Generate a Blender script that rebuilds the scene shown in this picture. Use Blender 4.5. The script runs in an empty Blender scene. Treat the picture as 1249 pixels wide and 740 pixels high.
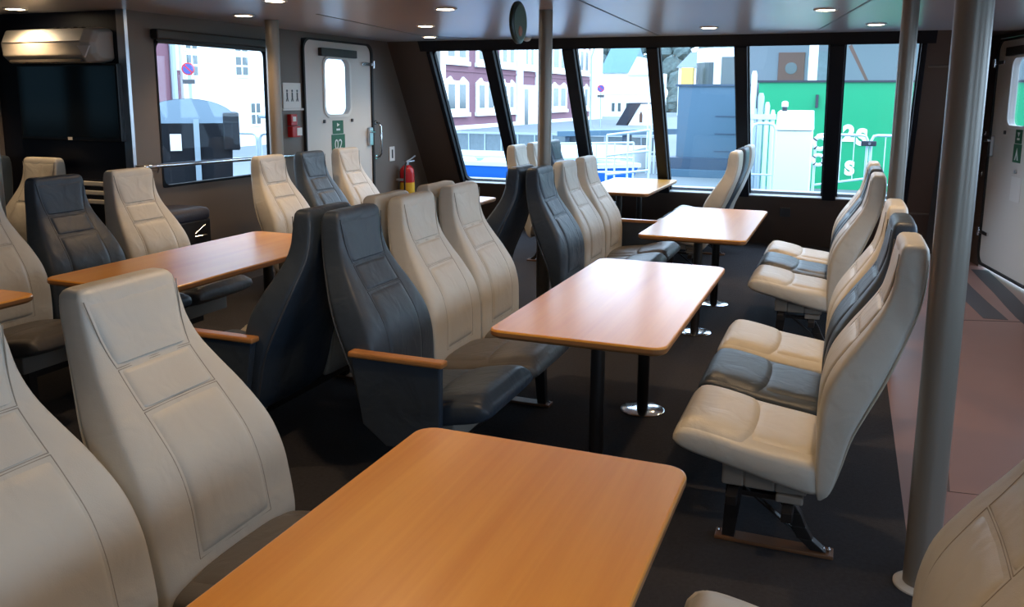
import bpy, math, random
from mathutils import Vector, Matrix
random.seed(7)
SC = bpy.context.scene
COL = SC.collection
PI = math.pi

# ------------------------------------------------------------------ helpers
class MB:
    """collects shapes, links them as one mesh object"""
    def __init__(self, xf=None):
        self.v = []; self.f = []; self.mi = []; self.xf = xf; self.cur = 0
    def add(self, vs, fs):
        o = len(self.v)
        for p in vs:
            p = Vector(p)
            if self.xf is not None: p = self.xf @ p
            self.v.append(p)
        for f in fs:
            self.f.append([i + o for i in f]); self.mi.append(self.cur)
        return self
    def box(self, x0, x1, y0, y1, z0, z1):
        vs = [(x, y, z) for x in (x0, x1) for y in (y0, y1) for z in (z0, z1)]
        fs = [(0, 1, 3, 2), (4, 6, 7, 5), (0, 4, 5, 1), (2, 3, 7, 6), (0, 2, 6, 4), (1, 5, 7, 3)]
        return self.add(vs, fs)
    def loft(self, loops, cap0=True, cap1=True, closed=True):
        n = len(loops[0]); vs = [p for l in loops for p in l]; fs = []
        for i in range(len(loops) - 1):
            for j in range(n if closed else n - 1):
                k = (j + 1) % n
                fs.append((i * n + j, i * n + k, (i + 1) * n + k, (i + 1) * n + j))
        if cap0: fs.append(tuple(range(n - 1, -1, -1)))
        if cap1: fs.append(tuple((len(loops) - 1) * n + j for j in range(n)))
        return self.add(vs, fs)
    def tube(self, pts, r, n=10, cap=True, closed=False):
        pts = [Vector(p) for p in pts]; loops = []; up = None; m = len(pts)
        for i, p in enumerate(pts):
            a = pts[(i - 1) % m] if (i or closed) else p
            b = pts[(i + 1) % m] if (i < m - 1 or closed) else p
            t = (b - a).normalized()
            if up is None:
                up = Vector((0, 0, 1)) if abs(t.z) < .9 else Vector((1, 0, 0))
            s = t.cross(up).normalized(); up = s.cross(t).normalized()
            rr = r[i] if isinstance(r, (list, tuple)) else r
            loops.append([p + (s * math.cos(2 * PI * k / n) + up * math.sin(2 * PI * k / n)) * rr for k in range(n)])
        if closed:
            loops.append(loops[0]); return self.loft(loops, False, False)
        return self.loft(loops, cap, cap)
    def lathe(self, prof, c=(0, 0, 0), n=28):
        loops = [[(c[0] + r * math.cos(2 * PI * k / n), c[1] + r * math.sin(2 * PI * k / n), c[2] + z) for k in range(n)] for r, z in prof]
        return self.loft(loops)
    def prism(self, poly, z0, z1):
        return self.loft([[(p[0], p[1], z0) for p in poly], [(p[0], p[1], z1) for p in poly]])
    def plate(self, outer, inner, z0, z1):
        """flat ring between two outlines of equal count"""
        n = len(outer)
        L = [[(p[0], p[1], z) for p in o] for o, z in ((outer, z0), (outer, z1), (inner, z1), (inner, z0), (outer, z0))]
        return self.loft(L, False, False)
    def build(self, name, mat, parent=None, smooth=False, bevel=0, subd=0):
        me = bpy.data.meshes.new(name)
        me.from_pydata([tuple(p) for p in self.v], [], self.f)
        mats = mat if isinstance(mat, (list, tuple)) else [mat]
        for m in mats: me.materials.append(m)
        if len(mats) > 1: me.polygons.foreach_set('material_index', self.mi)
        if smooth:
            me.polygons.foreach_set('use_smooth', [True] * len(me.polygons))
        me.update()
        o = bpy.data.objects.new(name, me); COL.objects.link(o)
        if parent: o.parent = parent
        if bevel:
            b = o.modifiers.new('bevel', 'BEVEL'); b.width = bevel; b.segments = 2; b.limit_method = 'ANGLE'
        if subd:
            s = o.modifiers.new('sub', 'SUBSURF'); s.levels = subd; s.render_levels = subd
        if smooth:
            try:
                me.set_sharp_from_angle(angle=math.radians(45))
            except Exception: pass
        return o

def rrect(x0, x1, y0, y1, r, n=6):
    out = []
    for cx, cy, a in ((x1 - r, y1 - r, 0), (x0 + r, y1 - r, 90), (x0 + r, y0 + r, 180), (x1 - r, y0 + r, 270)):
        for k in range(n + 1):
            t = math.radians(a + 90 * k / n); out.append((cx + r * math.cos(t), cy + r * math.sin(t)))
    return out

def tag(o, label=None, cat=None, group=None, kind=None):
    if label: o['label'] = label
    if cat: o['category'] = cat
    if group: o['group'] = group
    if kind: o['kind'] = kind
    return o
def thing(name, label, cat, loc=(0, 0, 0), rz=0, group=None):
    o = bpy.data.objects.new(name, None); COL.objects.link(o)
    o.location = loc; o.rotation_euler = (0, 0, rz); o.empty_display_size = .1
    return tag(o, label, cat, group)
def struct(o): o['kind'] = 'structure'; return o
def dup(o, parent=None):
    c = o.copy(); COL.objects.link(c)
    if parent: c.parent = parent
    for ch in list(o.children): dup(ch, c)
    return c
def text(name, s, size, xf, mat, parent=None, depth=.001, bold=0):
    cu = bpy.data.curves.new(name, 'FONT'); cu.body = s; cu.size = size; cu.align_x = 'CENTER'; cu.align_y = 'CENTER'; cu.extrude = depth; cu.offset = bold
    tmp = bpy.data.objects.new(name, cu); COL.objects.link(tmp)
    bpy.context.view_layer.update()
    me = bpy.data.meshes.new_from_object(tmp.evaluated_get(bpy.context.evaluated_depsgraph_get()))
    bpy.data.objects.remove(tmp); bpy.data.curves.remove(cu)
    me.name = name; me.materials.clear(); me.materials.append(mat)
    o = bpy.data.objects.new(name, me); COL.objects.link(o)
    if parent: o.parent = parent
    o.matrix_local = xf
    return o

# ------------------------------------------------------------------ materials
def mat(name, col, rough=.5, metal=0, bump=0, bscale=60, var=0, vscale=4, coat=0, spec=.5, emis=None, estr=0):
    m = bpy.data.materials.new(name); m.use_nodes = True
    nt = m.node_tree; b = nt.nodes['Principled BSDF']
    b.inputs['Base Color'].default_value = (*col, 1); b.inputs['Roughness'].default_value = rough
    b.inputs['Metallic'].default_value = metal; b.inputs['Specular IOR Level'].default_value = spec
    b.inputs['Coat Weight'].default_value = coat; b.inputs['Coat Roughness'].default_value = .15
    if emis:
        b.inputs['Emission Color'].default_value = (*emis, 1); b.inputs['Emission Strength'].default_value = estr
    tc = nt.nodes.new('ShaderNodeTexCoord')
    if var:
        n = nt.nodes.new('ShaderNodeTexNoise'); n.inputs['Scale'].default_value = vscale; n.inputs['Detail'].default_value = 4
        nt.links.new(tc.outputs['Object'], n.inputs['Vector'])
        mx = nt.nodes.new('ShaderNodeMix'); mx.data_type = 'RGBA'
        mx.inputs[6].default_value = (*[c * (1 - var) for c in col], 1); mx.inputs[7].default_value = (*[min(1, c * (1 + var)) for c in col], 1)
        nt.links.new(n.outputs['Fac'], mx.inputs[0]); nt.links.new(mx.outputs[2], b.inputs['Base Color'])
    if bump:
        n = nt.nodes.new('ShaderNodeTexNoise'); n.inputs['Scale'].default_value = bscale; n.inputs['Detail'].default_value = 3
        nt.links.new(tc.outputs['Object'], n.inputs['Vector'])
        bp = nt.nodes.new('ShaderNodeBump'); bp.inputs['Strength'].default_value = bump; bp.inputs['Distance'].default_value = .01
        nt.links.new(n.outputs['Fac'], bp.inputs['Height']); nt.links.new(bp.outputs[0], b.inputs['Normal'])
    return m

def leather(name, col):
    m = mat(name, col, .42, var=.07, vscale=7, spec=.45)
    nt = m.node_tree; b = nt.nodes['Principled BSDF']; tc = nt.nodes['Texture Coordinate']
    n1 = nt.nodes.new('ShaderNodeTexNoise'); n1.inputs['Scale'].default_value = 9; n1.inputs['Detail'].default_value = 2; n1.inputs['Distortion'].default_value = .6
    n2 = nt.nodes.new('ShaderNodeTexNoise'); n2.inputs['Scale'].default_value = 260; n2.inputs['Detail'].default_value = 2
    ad = nt.nodes.new('ShaderNodeMath'); ad.operation = 'MULTIPLY_ADD'; ad.inputs[1].default_value = .06
    for n in (n1, n2): nt.links.new(tc.outputs['Object'], n.inputs['Vector'])
    nt.links.new(n2.outputs['Fac'], ad.inputs[0]); nt.links.new(n1.outputs['Fac'], ad.inputs[2])
    bp = nt.nodes.new('ShaderNodeBump'); bp.inputs['Strength'].default_value = .55; bp.inputs['Distance'].default_value = .012
    nt.links.new(ad.outputs[0], bp.inputs['Height']); nt.links.new(bp.outputs[0], b.inputs['Normal'])
    return m

def wood(name, c1, c2, rough=.32, coat=.25):
    m = mat(name, c1, rough, coat=coat); m.node_tree.nodes['Principled BSDF'].inputs['Coat Roughness'].default_value = .24
    nt = m.node_tree; b = nt.nodes['Principled BSDF']; tc = nt.nodes['Texture Coordinate']
    def nz(sc, detail):
        mp = nt.nodes.new('ShaderNodeMapping'); mp.inputs['Scale'].default_value = sc
        n = nt.nodes.new('ShaderNodeTexNoise'); n.inputs['Scale'].default_value = 1; n.inputs['Detail'].default_value = detail
        nt.links.new(tc.outputs['Object'], mp.inputs[0]); nt.links.new(mp.outputs[0], n.inputs['Vector']); return n
    a = nz((9, .35, 9), 1); g = nz((70, 2.2, 70), 5)
    ad = nt.nodes.new('ShaderNodeMath'); ad.operation = 'MULTIPLY_ADD'; ad.inputs[1].default_value = .45
    nt.links.new(g.outputs['Fac'], ad.inputs[0]); nt.links.new(a.outputs['Fac'], ad.inputs[2])
    r = nt.nodes.new('ShaderNodeValToRGB'); r.color_ramp.elements[0].position = .45; r.color_ramp.elements[1].position = .95
    r.color_ramp.elements[0].color = (*c2, 1); r.color_ramp.elements[1].color = (*c1, 1)
    nt.links.new(ad.outputs[0], r.inputs[0]); nt.links.new(r.outputs[0], b.inputs['Base Color'])
    return m

def glass_pane(name, tint=(.93, .97, 1)):
    m = bpy.data.materials.new(name); m.use_nodes = True; nt = m.node_tree; nt.nodes.clear()
    out = nt.nodes.new('ShaderNodeOutputMaterial'); mx = nt.nodes.new('ShaderNodeMixShader')
    t = nt.nodes.new('ShaderNodeBsdfTransparent'); t.inputs[0].default_value = (*tint, 1)
    g = nt.nodes.new('ShaderNodeBsdfGlossy'); g.inputs['Roughness'].default_value = .02
    lw = nt.nodes.new('ShaderNodeLayerWeight'); lw.inputs[0].default_value = .5
    pw = nt.nodes.new('ShaderNodeMath'); pw.operation = 'POWER'; pw.inputs[1].default_value = 4
    ma = nt.nodes.new('ShaderNodeMath'); ma.operation = 'MULTIPLY_ADD'; ma.inputs[1].default_value = .55; ma.inputs[2].default_value = .018
    nt.links.new(lw.outputs['Facing'], pw.inputs[0]); nt.links.new(pw.outputs[0], ma.inputs[0]); nt.links.new(ma.outputs[0], mx.inputs[0])
    nt.links.new(t.outputs[0], mx.inputs[1]); nt.links.new(g.outputs[0], mx.inputs[2]); nt.links.new(mx.outputs[0], out.inputs[0])
    return m

M = {}
M['cream'] = leather('cream_leather', (.60, .575, .51))
M['blue'] = leather('blue_leather', (.044, .062, .088))
M['grey'] = leather('grey_leather', (.125, .118, .112))
M['cream_pipe'] = mat('cream_piping', (.50, .46, .38), .4)
M['blue_pipe'] = mat('blue_piping', (.07, .08, .095), .3)
M['cream_seam'] = mat('cream_stitching', (.33, .30, .25), .6)
M['blue_seam'] = mat('blue_stitching', (.012, .016, .022), .6)
M['beech'] = wood('beech_top', (.86, .405, .065), (.73, .295, .038), .42, .85)
M['beech_cap'] = wood('beech_cap', (.52, .24, .085), (.40, .17, .05))
M['beech_edge'] = mat('table_edge', (.30, .13, .045), .4)
M['black'] = mat('black_metal', (.016, .014, .014), .38)
M['chrome'] = mat('chrome', (.8, .82, .85), .14, 1)
M['steel'] = mat('brushed_steel', (.62, .64, .68), .28, 1)
M['rail_edge'] = mat('brown_rail', (.16, .075, .035), .45)
M['pan'] = mat('seat_pan', (.30, .27, .235), .55)
M['pole'] = mat('pole_paint', (.25, .22, .185), .32, .25)
M['flange'] = mat('pale_flange', (.62, .58, .52), .4)
M['carpet'] = mat('carpet', (.050, .049, .054), .95, bump=.6, bscale=420, var=.25, vscale=60, spec=.1)
M['vinyl'] = mat('vinyl', (.225, .128, .110), .42, var=.16, vscale=1.6)
M['inlay'] = mat('dark_inlay', (.045, .04, .045), .6)
M['seam'] = mat('floor_seam', (.07, .045, .042), .6)
M['ceiling'] = mat('ceiling_panel', (.52, .53, .57), .27, var=.04, vscale=.8)
M['ceil_seam'] = mat('ceiling_seam', (.10, .10, .11), .5)
M['wall'] = mat('wall_brown', (.155, .128, .108), .5, var=.05, vscale=3)
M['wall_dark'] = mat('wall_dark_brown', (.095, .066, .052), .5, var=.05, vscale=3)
M['mullion'] = mat('mullion_black', (.007, .008, .012), .6, spec=.25)
M['navy'] = mat('navy_panel', (.008, .010, .020), .45)
M['white'] = mat('white_paint', (.78, .76, .73), .38)
M['door'] = mat('door_white', (.70, .67, .63), .42)
M['ac'] = mat('ac_plastic', (.58, .55, .50), .45)
M['ac_dark'] = mat('ac_slot', (.05, .045, .04), .6)
M['rubber'] = mat('rubber', (.012, .012, .012), .6)
M['screen'] = mat('tv_screen', (.004, .006, .008), .10, spec=.6)
M['tvframe'] = mat('tv_frame', (.006, .006, .007), .3)
M['green_sign'] = mat('sign_green', (.012, .115, .045), .4)
M['sign_white'] = mat('sign_white', (.80, .82, .80), .4)
M['red'] = mat('red_paint', (.52, .012, .015), .28)
M['yellow'] = mat('yellow_label', (.80, .47, .03), .45)
M['blind'] = mat('blind_case', (.028, .024, .022), .5)
M['glass'] = glass_pane('window_glass')
M['tinted'] = glass_pane('tinted_glass', (.13, .17, .185))
M['lamp'] = mat('lamp_disc', (1, .9, .75), .5, emis=(1, .80, .55), estr=22)
M['print'] = mat('print_dark', (.06, .06, .065), .5)
M['plaque'] = mat('plaque', (.02, .04, .035), .3)
M['plaque_green'] = mat('plaque_green', (.03, .055, .035), .4, var=.5, vscale=40)
M['plaque_red'] = mat('plaque_red', (.35, .08, .03), .4)
M['grate'] = mat('vent_slat', (.62, .62, .60), .45)
M['bin'] = mat('dark_case', (.012, .013, .016), .4)
M['navypad'] = mat('navy_pad', (.045, .050, .075), .5, bump=.2, bscale=90)
# outside
M['maroon'] = mat('maroon_plaster', (.185, .08, .105), .8, var=.06, vscale=.8)
M['plaster'] = mat('white_plaster', (.82, .82, .80), .75, var=.03, vscale=.6)
M['plaster2'] = mat('pale_plaster', (.70, .74, .74), .75)
M['extpane'] = mat('outside_pane', (.06, .085, .09), .2, spec=.6)
M['roofblue'] = mat('slate_blue_roof', (.055, .15, .22), .5, var=.1, vscale=2)
M['roofdark'] = mat('dark_roof', (.02, .022, .035), .6)
M['quay'] = mat('quay_ground', (.15, .175, .19), .85, var=.12, vscale=.5)
M['galv'] = mat('galvanised', (.34, .42, .47), .4, .3)
M['railwhite'] = mat('white_rail', (.55, .64, .68), .4)
M['gang'] = mat('gangway_blue', (.055, .115, .17), .55, var=.05, vscale=1.5)
M['gangdark'] = mat('gangway_seam', (.03, .06, .10), .6)
M['hull'] = mat('green_hull', (.008, .28, .12), .42, var=.05, vscale=1)
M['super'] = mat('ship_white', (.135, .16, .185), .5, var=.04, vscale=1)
M['shipdoor'] = mat('brown_door', (.10, .045, .03), .5)
M['bluehull'] = mat('blue_boat', (.010, .14, .56), .4)
M['fence'] = mat('fence_mesh', (.13, .17, .19), .6, var=.25, vscale=9)
M['locker'] = mat('white_locker', (.80, .85, .82), .4)
M['leafy'] = mat('hillside_green', (.07, .10, .095), .8, bump=1, bscale=6, var=.6, vscale=3)
M['rubbish'] = mat('black_container', (.008, .009, .012), .6, spec=.2)
M['lid'] = mat('lid_plastic', (.20, .27, .33), .22)
M['ring'] = mat('lifebuoy_white', (.85, .86, .84), .5)
M['orange'] = mat('orange_plastic', (.62, .13, .03), .5)
M['sign_blue'] = mat('sign_blue', (.05, .07, .35), .4)
M['ochre'] = mat('ochre_panel', (.62, .42, .12), .6)

# ------------------------------------------------------------------ seats
def interp(tab, z):
    """Catmull-Rom through rows (z, a, b, c ..)"""
    if z <= tab[0][0]: return tab[0][1:]
    if z >= tab[-1][0]: return tab[-1][1:]
    for i in range(len(tab) - 1):
        if tab[i][0] <= z <= tab[i + 1][0]: break
    p1, p2 = tab[i], tab[i + 1]; p0 = tab[max(i - 1, 0)]; p3 = tab[min(i + 2, len(tab) - 1)]
    t = (z - p1[0]) / (p2[0] - p1[0]); h = p2[0] - p1[0]; out = []
    for k in range(1, len(p1)):
        m1 = (p2[k] - p0[k]) / max(1e-6, p2[0] - p0[0]) * h; m2 = (p3[k] - p1[k]) / max(1e-6, p3[0] - p1[0]) * h
        t2, t3 = t * t, t * t * t
        out.append((2 * t3 - 3 * t2 + 1) * p1[k] + (t3 - 2 * t2 + t) * m1 + (-2 * t3 + 3 * t2) * p2[k] + (t3 - t2) * m2)
    return out
# z : width, front s, rear s   (s grows towards the sitter)
BACK = [(.255, .49, .015, -.002), (.285, .525, .025, -.03), (.39, .545, .034, -.063), (.505, .552, .036, -.092), (.60, .550, .033, -.132),
        (.70, .532, .008, -.178), (.80, .490, -.050, -.218), (.88, .438, -.104, -.247), (.95, .394, -.146, -.270), (1.02, .368, -.170, -.283),
        (1.09, .358, -.180, -.287), (1.135, .350, -.186, -.286)]
def fr(z): return interp(BACK, z)
def sup(t, n): c = math.cos(t); return math.copysign(abs(c) ** (2 / n), c)
def back_loop(z, w, sf, sr, n=52, p=7.0):
    out = []
    for k in range(n):
        t = 2 * PI * k / n
        y = w / 2 * sup(t, p); q = sup(t - PI / 2, p)
        s = (sf + sr) / 2 + (sf - sr) / 2 * q
        if q > 0: s -= .012 * (1 - (2 * y / w) ** 2) * q     # dished front
        out.append((s, y, z))
    return out
def backrest_mb():
    mb = MB(); L = []; z0, z1 = BACK[0][0], BACK[-1][0]
    w, sf, sr = fr(z0); m = (sf + sr) / 2
    L.append(back_loop(z0 - .006, w * .8, m + (sf - m) * .5, m + (sr - m) * .5))
    for i in range(41):
        z = z0 + (z1 - z0) * i / 40; w, sf, sr = fr(z); L.append(back_loop(z, w, sf, sr))
    w, sf, sr = fr(z1)
    for a, k in ((30, .02), (55, .028), (75, .033), (86, .035)):
        c = math.cos(math.radians(a)); d = .026 * (1 - c)
        L.append(back_loop(z1 + .036 * math.sin(math.radians(a)), w - 2 * d, sf - d, sr + d))
    return mb.loft(L)
def pad_mb(z0, z1, w0, w1, h, nu=17, nv=13, pu=10, pv=10, fade=0):
    mb = MB(); vs = []; fs = []
    for j in range(nv):
        b = -1 + 2 * j / (nv - 1); b = math.copysign(abs(b) ** .75, b); t = (b + 1) / 2; z = z0 + (z1 - z0) * t
        W, sf, sr = fr(z); w = w0 + (w1 - w0) * t
        for i in range(nu):
            a = -1 + 2 * i / (nu - 1); a = math.copysign(abs(a) ** .75, a)
            y = a * w / 2
            s = sf - .012 * (1 - (2 * y / W) ** 2)
            d = ((1 - abs(a) ** pu) * (1 - abs(b) ** pv)) ** .5
            hh = h * (1 - fade * max(0, t - .4) / .6) * (.72 + .28 * (1 - a * a))
            vs.append((s - .010 + (hh + .010) * d, y, z))
    for j in range(nv - 1):
        for i in range(nu - 1):
            k = j * nu + i; fs.append((k, k + 1, k + nu + 1, k + nu))
    mb.add(vs, fs); mb.cur = 1
    edge = [(i, 0) for i in range(nu)] + [(nu - 1, j) for j in range(1, nv)] + ([] if fade else [(i, nv - 1) for i in range(nu - 2, -1, -1)]) + [(0, j) for j in range(nv - 1 if fade else nv - 2, 0, -1)]
    def seam(ids): mb.tube([(vs[j * nu + i][0] + .0090, vs[j * nu + i][1], vs[j * nu + i][2]) for i, j in ids], .0018, 6)
    if fade:
        seam([(0, j) for j in range(nv - 1, -1, -1)] + [(i, 0) for i in range(1, nu)] + [(nu - 1, j) for j in range(1, nv)])
    else:
        seam([(0, j) for j in range(nv)]); seam([(nu - 1, j) for j in range(nv)]); seam([(i, 0) for i in range(nu)]); seam([(i, nv - 1) for i in range(nu)])
    mb.cur = 0
    return mb
# cushion: s : top, bottom, width
CUSH = [(0, .392, .255, .50), (.04, .402, .258, .535), (.15, .416, .280, .545), (.27, .432, .310, .545), (.38, .454, .336, .545), (.45, .464, .352, .545), (.49, .462, .366, .54), (.515, .450, .380, .525), (.528, .430, .395, .50)]
def cush_mb():
    mb = MB(); L = []
    for i in range(31):
        s = .528 * i / 30; top, bot, w = interp(CUSH, s); c = (top + bot) / 2; lp = []
        for k in range(36):
            t = 2 * PI * k / 36
            lp.append((s, w / 2 * sup(t, 5), c + (top - bot) / 2 * sup(t - PI / 2, 4.5)))
        L.append(lp)
    return mb.loft(L)
def cpad_mb(s0, s1, w, h, bow=0, nu=15, nv=11):
    mb = MB(); vs = []; fs = []
    for j in range(nv):
        b = -1 + 2 * j / (nv - 1); b = math.copysign(abs(b) ** .7, b); t = (b + 1) / 2
        for i in range(nu):
            a = -1 + 2 * i / (nu - 1); a = math.copysign(abs(a) ** .75, a)
            s = s0 + (s1 - s0) * t + bow * (1 - a * a) * (1 - t)
            top, bot, W = interp(CUSH, min(s, .52)); y = a * w / 2
            edge = (top - bot) / 2 * (1 - max(0, 1 - abs(2 * y / W) ** 5) ** (1 / 4.5))
            d = ((1 - abs(a) ** 6) * (1 - abs(b) ** 6)) ** .5
            vs.append((s, y, top - edge - .008 + (h + .008) * d))
    for j in range(nv - 1):
        for i in range(nu - 1):
            k = j * nu + i; fs.append((k, k + nu, k + nu + 1, k + 1))
    return mb.add(vs, fs)
def piping_mb():
    mb = MB()
    for sg in (-1, 1):
        for front in (0,):
            pts = []
            for i in range(30):
                z = .29 + (1.125 - .29) * i / 29; w, sf, sr = fr(z)
                pts.append(((sf - .012) if front else (sr + .010), sg * (w / 2 - .010), z))
            mb.tube(pts, .0045, 6)
    return mb

def make_seat(kind, cushion=None):
    m = M[kind]; mc = M[cushion or kind]; root = thing('passenger_seat', '-', 'seat')
    backrest_mb().build('backrest', m, root, True)
    pad_mb(.948, 1.140, .272, .335, .011, fade=1).build('headrest_pad', [m, M[kind + '_seam']], root, True)
    pad_mb(.838, .943, .278, .270, .009).build('neck_pad', [m, M[kind + '_seam']], root, True)
    pad_mb(.435, .833, .300, .280, .011, 17, 23).build('back_pad', [m, M[kind + '_seam']], root, True)
    piping_mb().build('piping', M[kind + '_pipe'], root, True)
    cu = cush_mb().build('seat_cushion', mc, root, True)
    if cushion: cu['label'] = 'darker grey leather seat cushion'
    cpad_mb(.275, .517, .520, .016, -.045).build('thigh_pad', mc, root, True)
    cpad_mb(.030, .262, .430, .010, -.040).build('seat_pad', mc, root, True)
    mb = MB(); mb.box(.05, .16, -.20, .20, .237, .275); mb.box(.16, .27, -.20, .20, .237, .30); mb.box(.27, .35, -.20, .20, .237, .325)
    mb.build('seat_pan', M['pan'], root, bevel=.008)
    return root
PROTO = {'cream': make_seat('cream'), 'blue': make_seat('blue'), 'cream_grey': make_seat('cream', 'grey')}
def seat(kind, x, y, rz, label, group):
    o = dup(PROTO[kind])
    o.location = (x, y, 0); o.rotation_euler = (0, 0, rz)
    return tag(o, label, 'seat', group)
def recline(root, k):
    for ch in root.children:
        if ch.name.split('.')[0] in ('backrest', 'headrest_pad', 'neck_pad', 'back_pad', 'piping'):
            ch.data = ch.data.copy()
            for v in ch.data.vertices:
                d = max(0, v.co.z - .40); v.co.x -= k * d; v.co.z -= .5 * k * k * d + .2 * k * d
def armrest(root, side):
    """side: local y sign"""
    y = side * .300
    mb = MB(); poly = [(-.01, .32), (.10, .238), (.34, .26), (.345, .60), (-.06, .60)]
    mb.loft([[(p[0], y - .018, p[1]) for p in poly], [(p[0], y + .018, p[1]) for p in poly]])
    a = mb.build('armrest', M['blue'], root, bevel=.006)
    mb = MB(); mb.box(-.07, .36, y - .028, y + .028, .60, .626)
    mb.build('armrest_cap', M['beech_cap'], a, bevel=.008)
def base_frame(x, ys, rz, label):
    """floor frame carrying a row; ys: y positions of its two leg frames (world), beams span the row"""
    flip = -1 if abs(rz) > 1 else 1
    y0 = min(ys); root = thing('seat_row_base', label, 'seat base', (x, y0, 0), rz, 'floor frames under the seat rows')
    yl = [(y - y0) * flip for y in ys]
    a, b = min(yl), max(yl); e = .12
    mb = MB(); mb.box(.09, .13, a - e, b + e + .02, .165, .203); mb.build('beam', M['black'], root, bevel=.004)
    mb = MB(); mb.box(.285, .325, a - e, b + e + .02, .195, .233); mb.build('beam', M['black'], root, bevel=.004)
    for y in yl:
        mb = MB(); mb.box(.06, .155, y - .07, y + .07, .2045, .2345); mb.build('mount_bracket', M['pan'], root, bevel=.006)
        mb = MB()
        mb.loft([[(.30, y - .022, .0), (.345, y - .022, .0), (.345, y + .022, .0), (.30, y + .022, .0)], [(.275, y - .022, .232), (.335, y - .022, .232), (.335, y + .022, .232), (.275, y + .022, .232)]])
        pts = [(.10, .20), (.065, .15), (.045, .10), (.02, .055), (-.03, .016)]
        for i in range(4):
            (s0, z0), (s1, z1) = pts[i], pts[i + 1]
            mb.loft([[(s0, y - .02, z0), (s0 + .05, y - .02, z0), (s0 + .05, y + .02, z0), (s0, y + .02, z0)], [(s1, y - .02, z1), (s1 + .055, y - .02, z1), (s1 + .055, y + .02, z1), (s1, y + .02, z1)]])
        mb.loft([[(.26, y - .012, .20), (.28, y - .012, .232), (.28, y + .012, .232), (.26, y + .012, .20)], [(.03, y - .012, .03), (.05, y - .012, .05), (.05, y + .012, .05), (.03, y + .012, .03)]])
        mb.box(.08, .31, y - .015, y + .015, .185, .205)
        leg = mb.build('leg_frame', M['black'], root, bevel=.003)
        mb = MB(); mb.box(-.055, .37, y - .035, y + .035, 0, .014); mb.build('foot_rail', M['rail_edge'], leg, bevel=.003)
        for s in (-.04, -.02, 0, .358):
            mb = MB(); mb.lathe([(.007, .014), (.007, .024), (.004, .030)], (s, y, 0), 8); mb.build('bolt', M['chrome'], leg)
    return root

R, Lf = 0.0, PI      # facing +x / -x
P = .57
GA = 'seats in rows of three either side of the tables'
# near bay
s = seat('cream_grey', -1.55, 1.785, R, 'cream leather seat beside the big front table, whole backrest in view', GA); recline(s, .155)
s = seat('cream_grey', -1.55, 1.215, R, 'cream leather seat cut off by the lower left corner of the picture', GA); recline(s, .155)
seat('cream', .235, 1.71, Lf, 'cream seat at lower right corner, cut off by the frame, by the thick pole foot', GA)
# centre bay, left row
s = seat('blue', -1.77, 3.18, R, 'dark blue leather seat with wooden armrest cap at centre table', GA); armrest(s, -1)
seat('cream_grey', -1.77, 3.74, R, 'cream seat between the blue armrest seat and another cream seat at centre table', GA)
seat('cream_grey', -1.77, 4.30, R, 'cream seat farthest along the three-seat row at the centre table', GA)
s = seat('blue', -2.385, 3.18, Lf, 'navy seat seen from its dark side, back to back with the blue armrest seat', GA); armrest(s, 1)
seat('cream', -2.385, 3.74, Lf, 'cream seat behind the centre row, only a tan headrest top showing, nearer of two', GA)
seat('cream', -2.385, 4.30, Lf, 'cream seat behind the centre row, only a tan headrest top showing, farther of two', GA)
# right row
seat('cream', 0.0, 3.24, Lf, 'nearest cream seat facing left, in side view beside the thick right pole', GA)
seat('blue', 0.0, 3.815, Lf, 'blue seat sandwiched between two cream seats opposite the centre table', GA)
seat('cream', 0.0, 4.39, Lf, 'cream seat just beyond the blue one, opposite the far end of the centre table', GA)
# second centre bay
seat('blue', -1.77, 5.65, R, 'blue seat in front of the thin centre pole, nearest of its row', GA)
seat('cream_grey', -1.77, 6.22, R, 'middle cream seat of the row beside the third pink-lit table', GA)
s = seat('cream_grey', -1.77, 6.78, R, 'cream seat with wood-topped side panel at far end of the second centre row', GA); armrest(s, 1)
seat('blue', -2.385, 5.65, Lf, 'navy seat in dark side view behind the thin centre pole', GA)
seat('cream', -.03, 6.03, Lf, 'cream seat facing left, nearest of the far right row, opposite the third table', GA)
seat('blue', -.03, 6.60, Lf, 'pale-lit blue seat in the middle of the far right row', GA)
seat('cream', -.03, 7.17, Lf, 'far cream seat with white-lit cushion at the end of the far right row', GA)
# port bays
seat('cream_grey', -4.18, 3.15, R, 'cream seat at left picture edge, only its lower backrest flank showing', GA)
seat('blue', -4.18, 3.72, R, 'dark blue seat behind the long left table below the television', GA)
seat('cream_grey', -4.18, 4.29, R, 'cream seat behind the left table, right of the dark blue one', GA)
seat('cream_grey', -4.18, 5.76, R, 'cream seat under the left window, nearest of the three before the white door', GA)
seat('blue', -4.18, 6.34, R, 'blue seat between two cream seats in front of the left white door', GA)
seat('cream_grey', -4.18, 6.92, R, 'cream seat in front of the green exit signs on the left door', GA)
# forward bay
seat('cream_grey', -2.92, 8.17, R, 'far cream headrest left of the centre pole against the front windows', GA)
seat('cream_grey', -2.92, 8.73, R, 'far pale headrest directly behind the centre pole', GA)
seat('blue', -2.92, 9.29, R, 'far blue headrest just right of the centre pole', GA)
seat('cream', -1.19, 8.15, Lf, 'cream seat seen from behind at the far table by the front windows', GA)
seat('blue', -1.19, 8.71, Lf, 'blue seat seen edge-on between two pale ones at the far table', GA)
seat('cream', -1.19, 9.27, Lf, 'pale seat farthest in the edge-on trio, against the front window', GA)
# seats before the television
seat('cream', -5.80, 4.57, -PI / 2, 'pale seat with its back to the wall right below the television', 'seats below the television')
seat('blue', -6.38, 4.57, -PI / 2, 'dark seat below the television, mostly hidden by the left edge pole', 'seats below the television')

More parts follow.
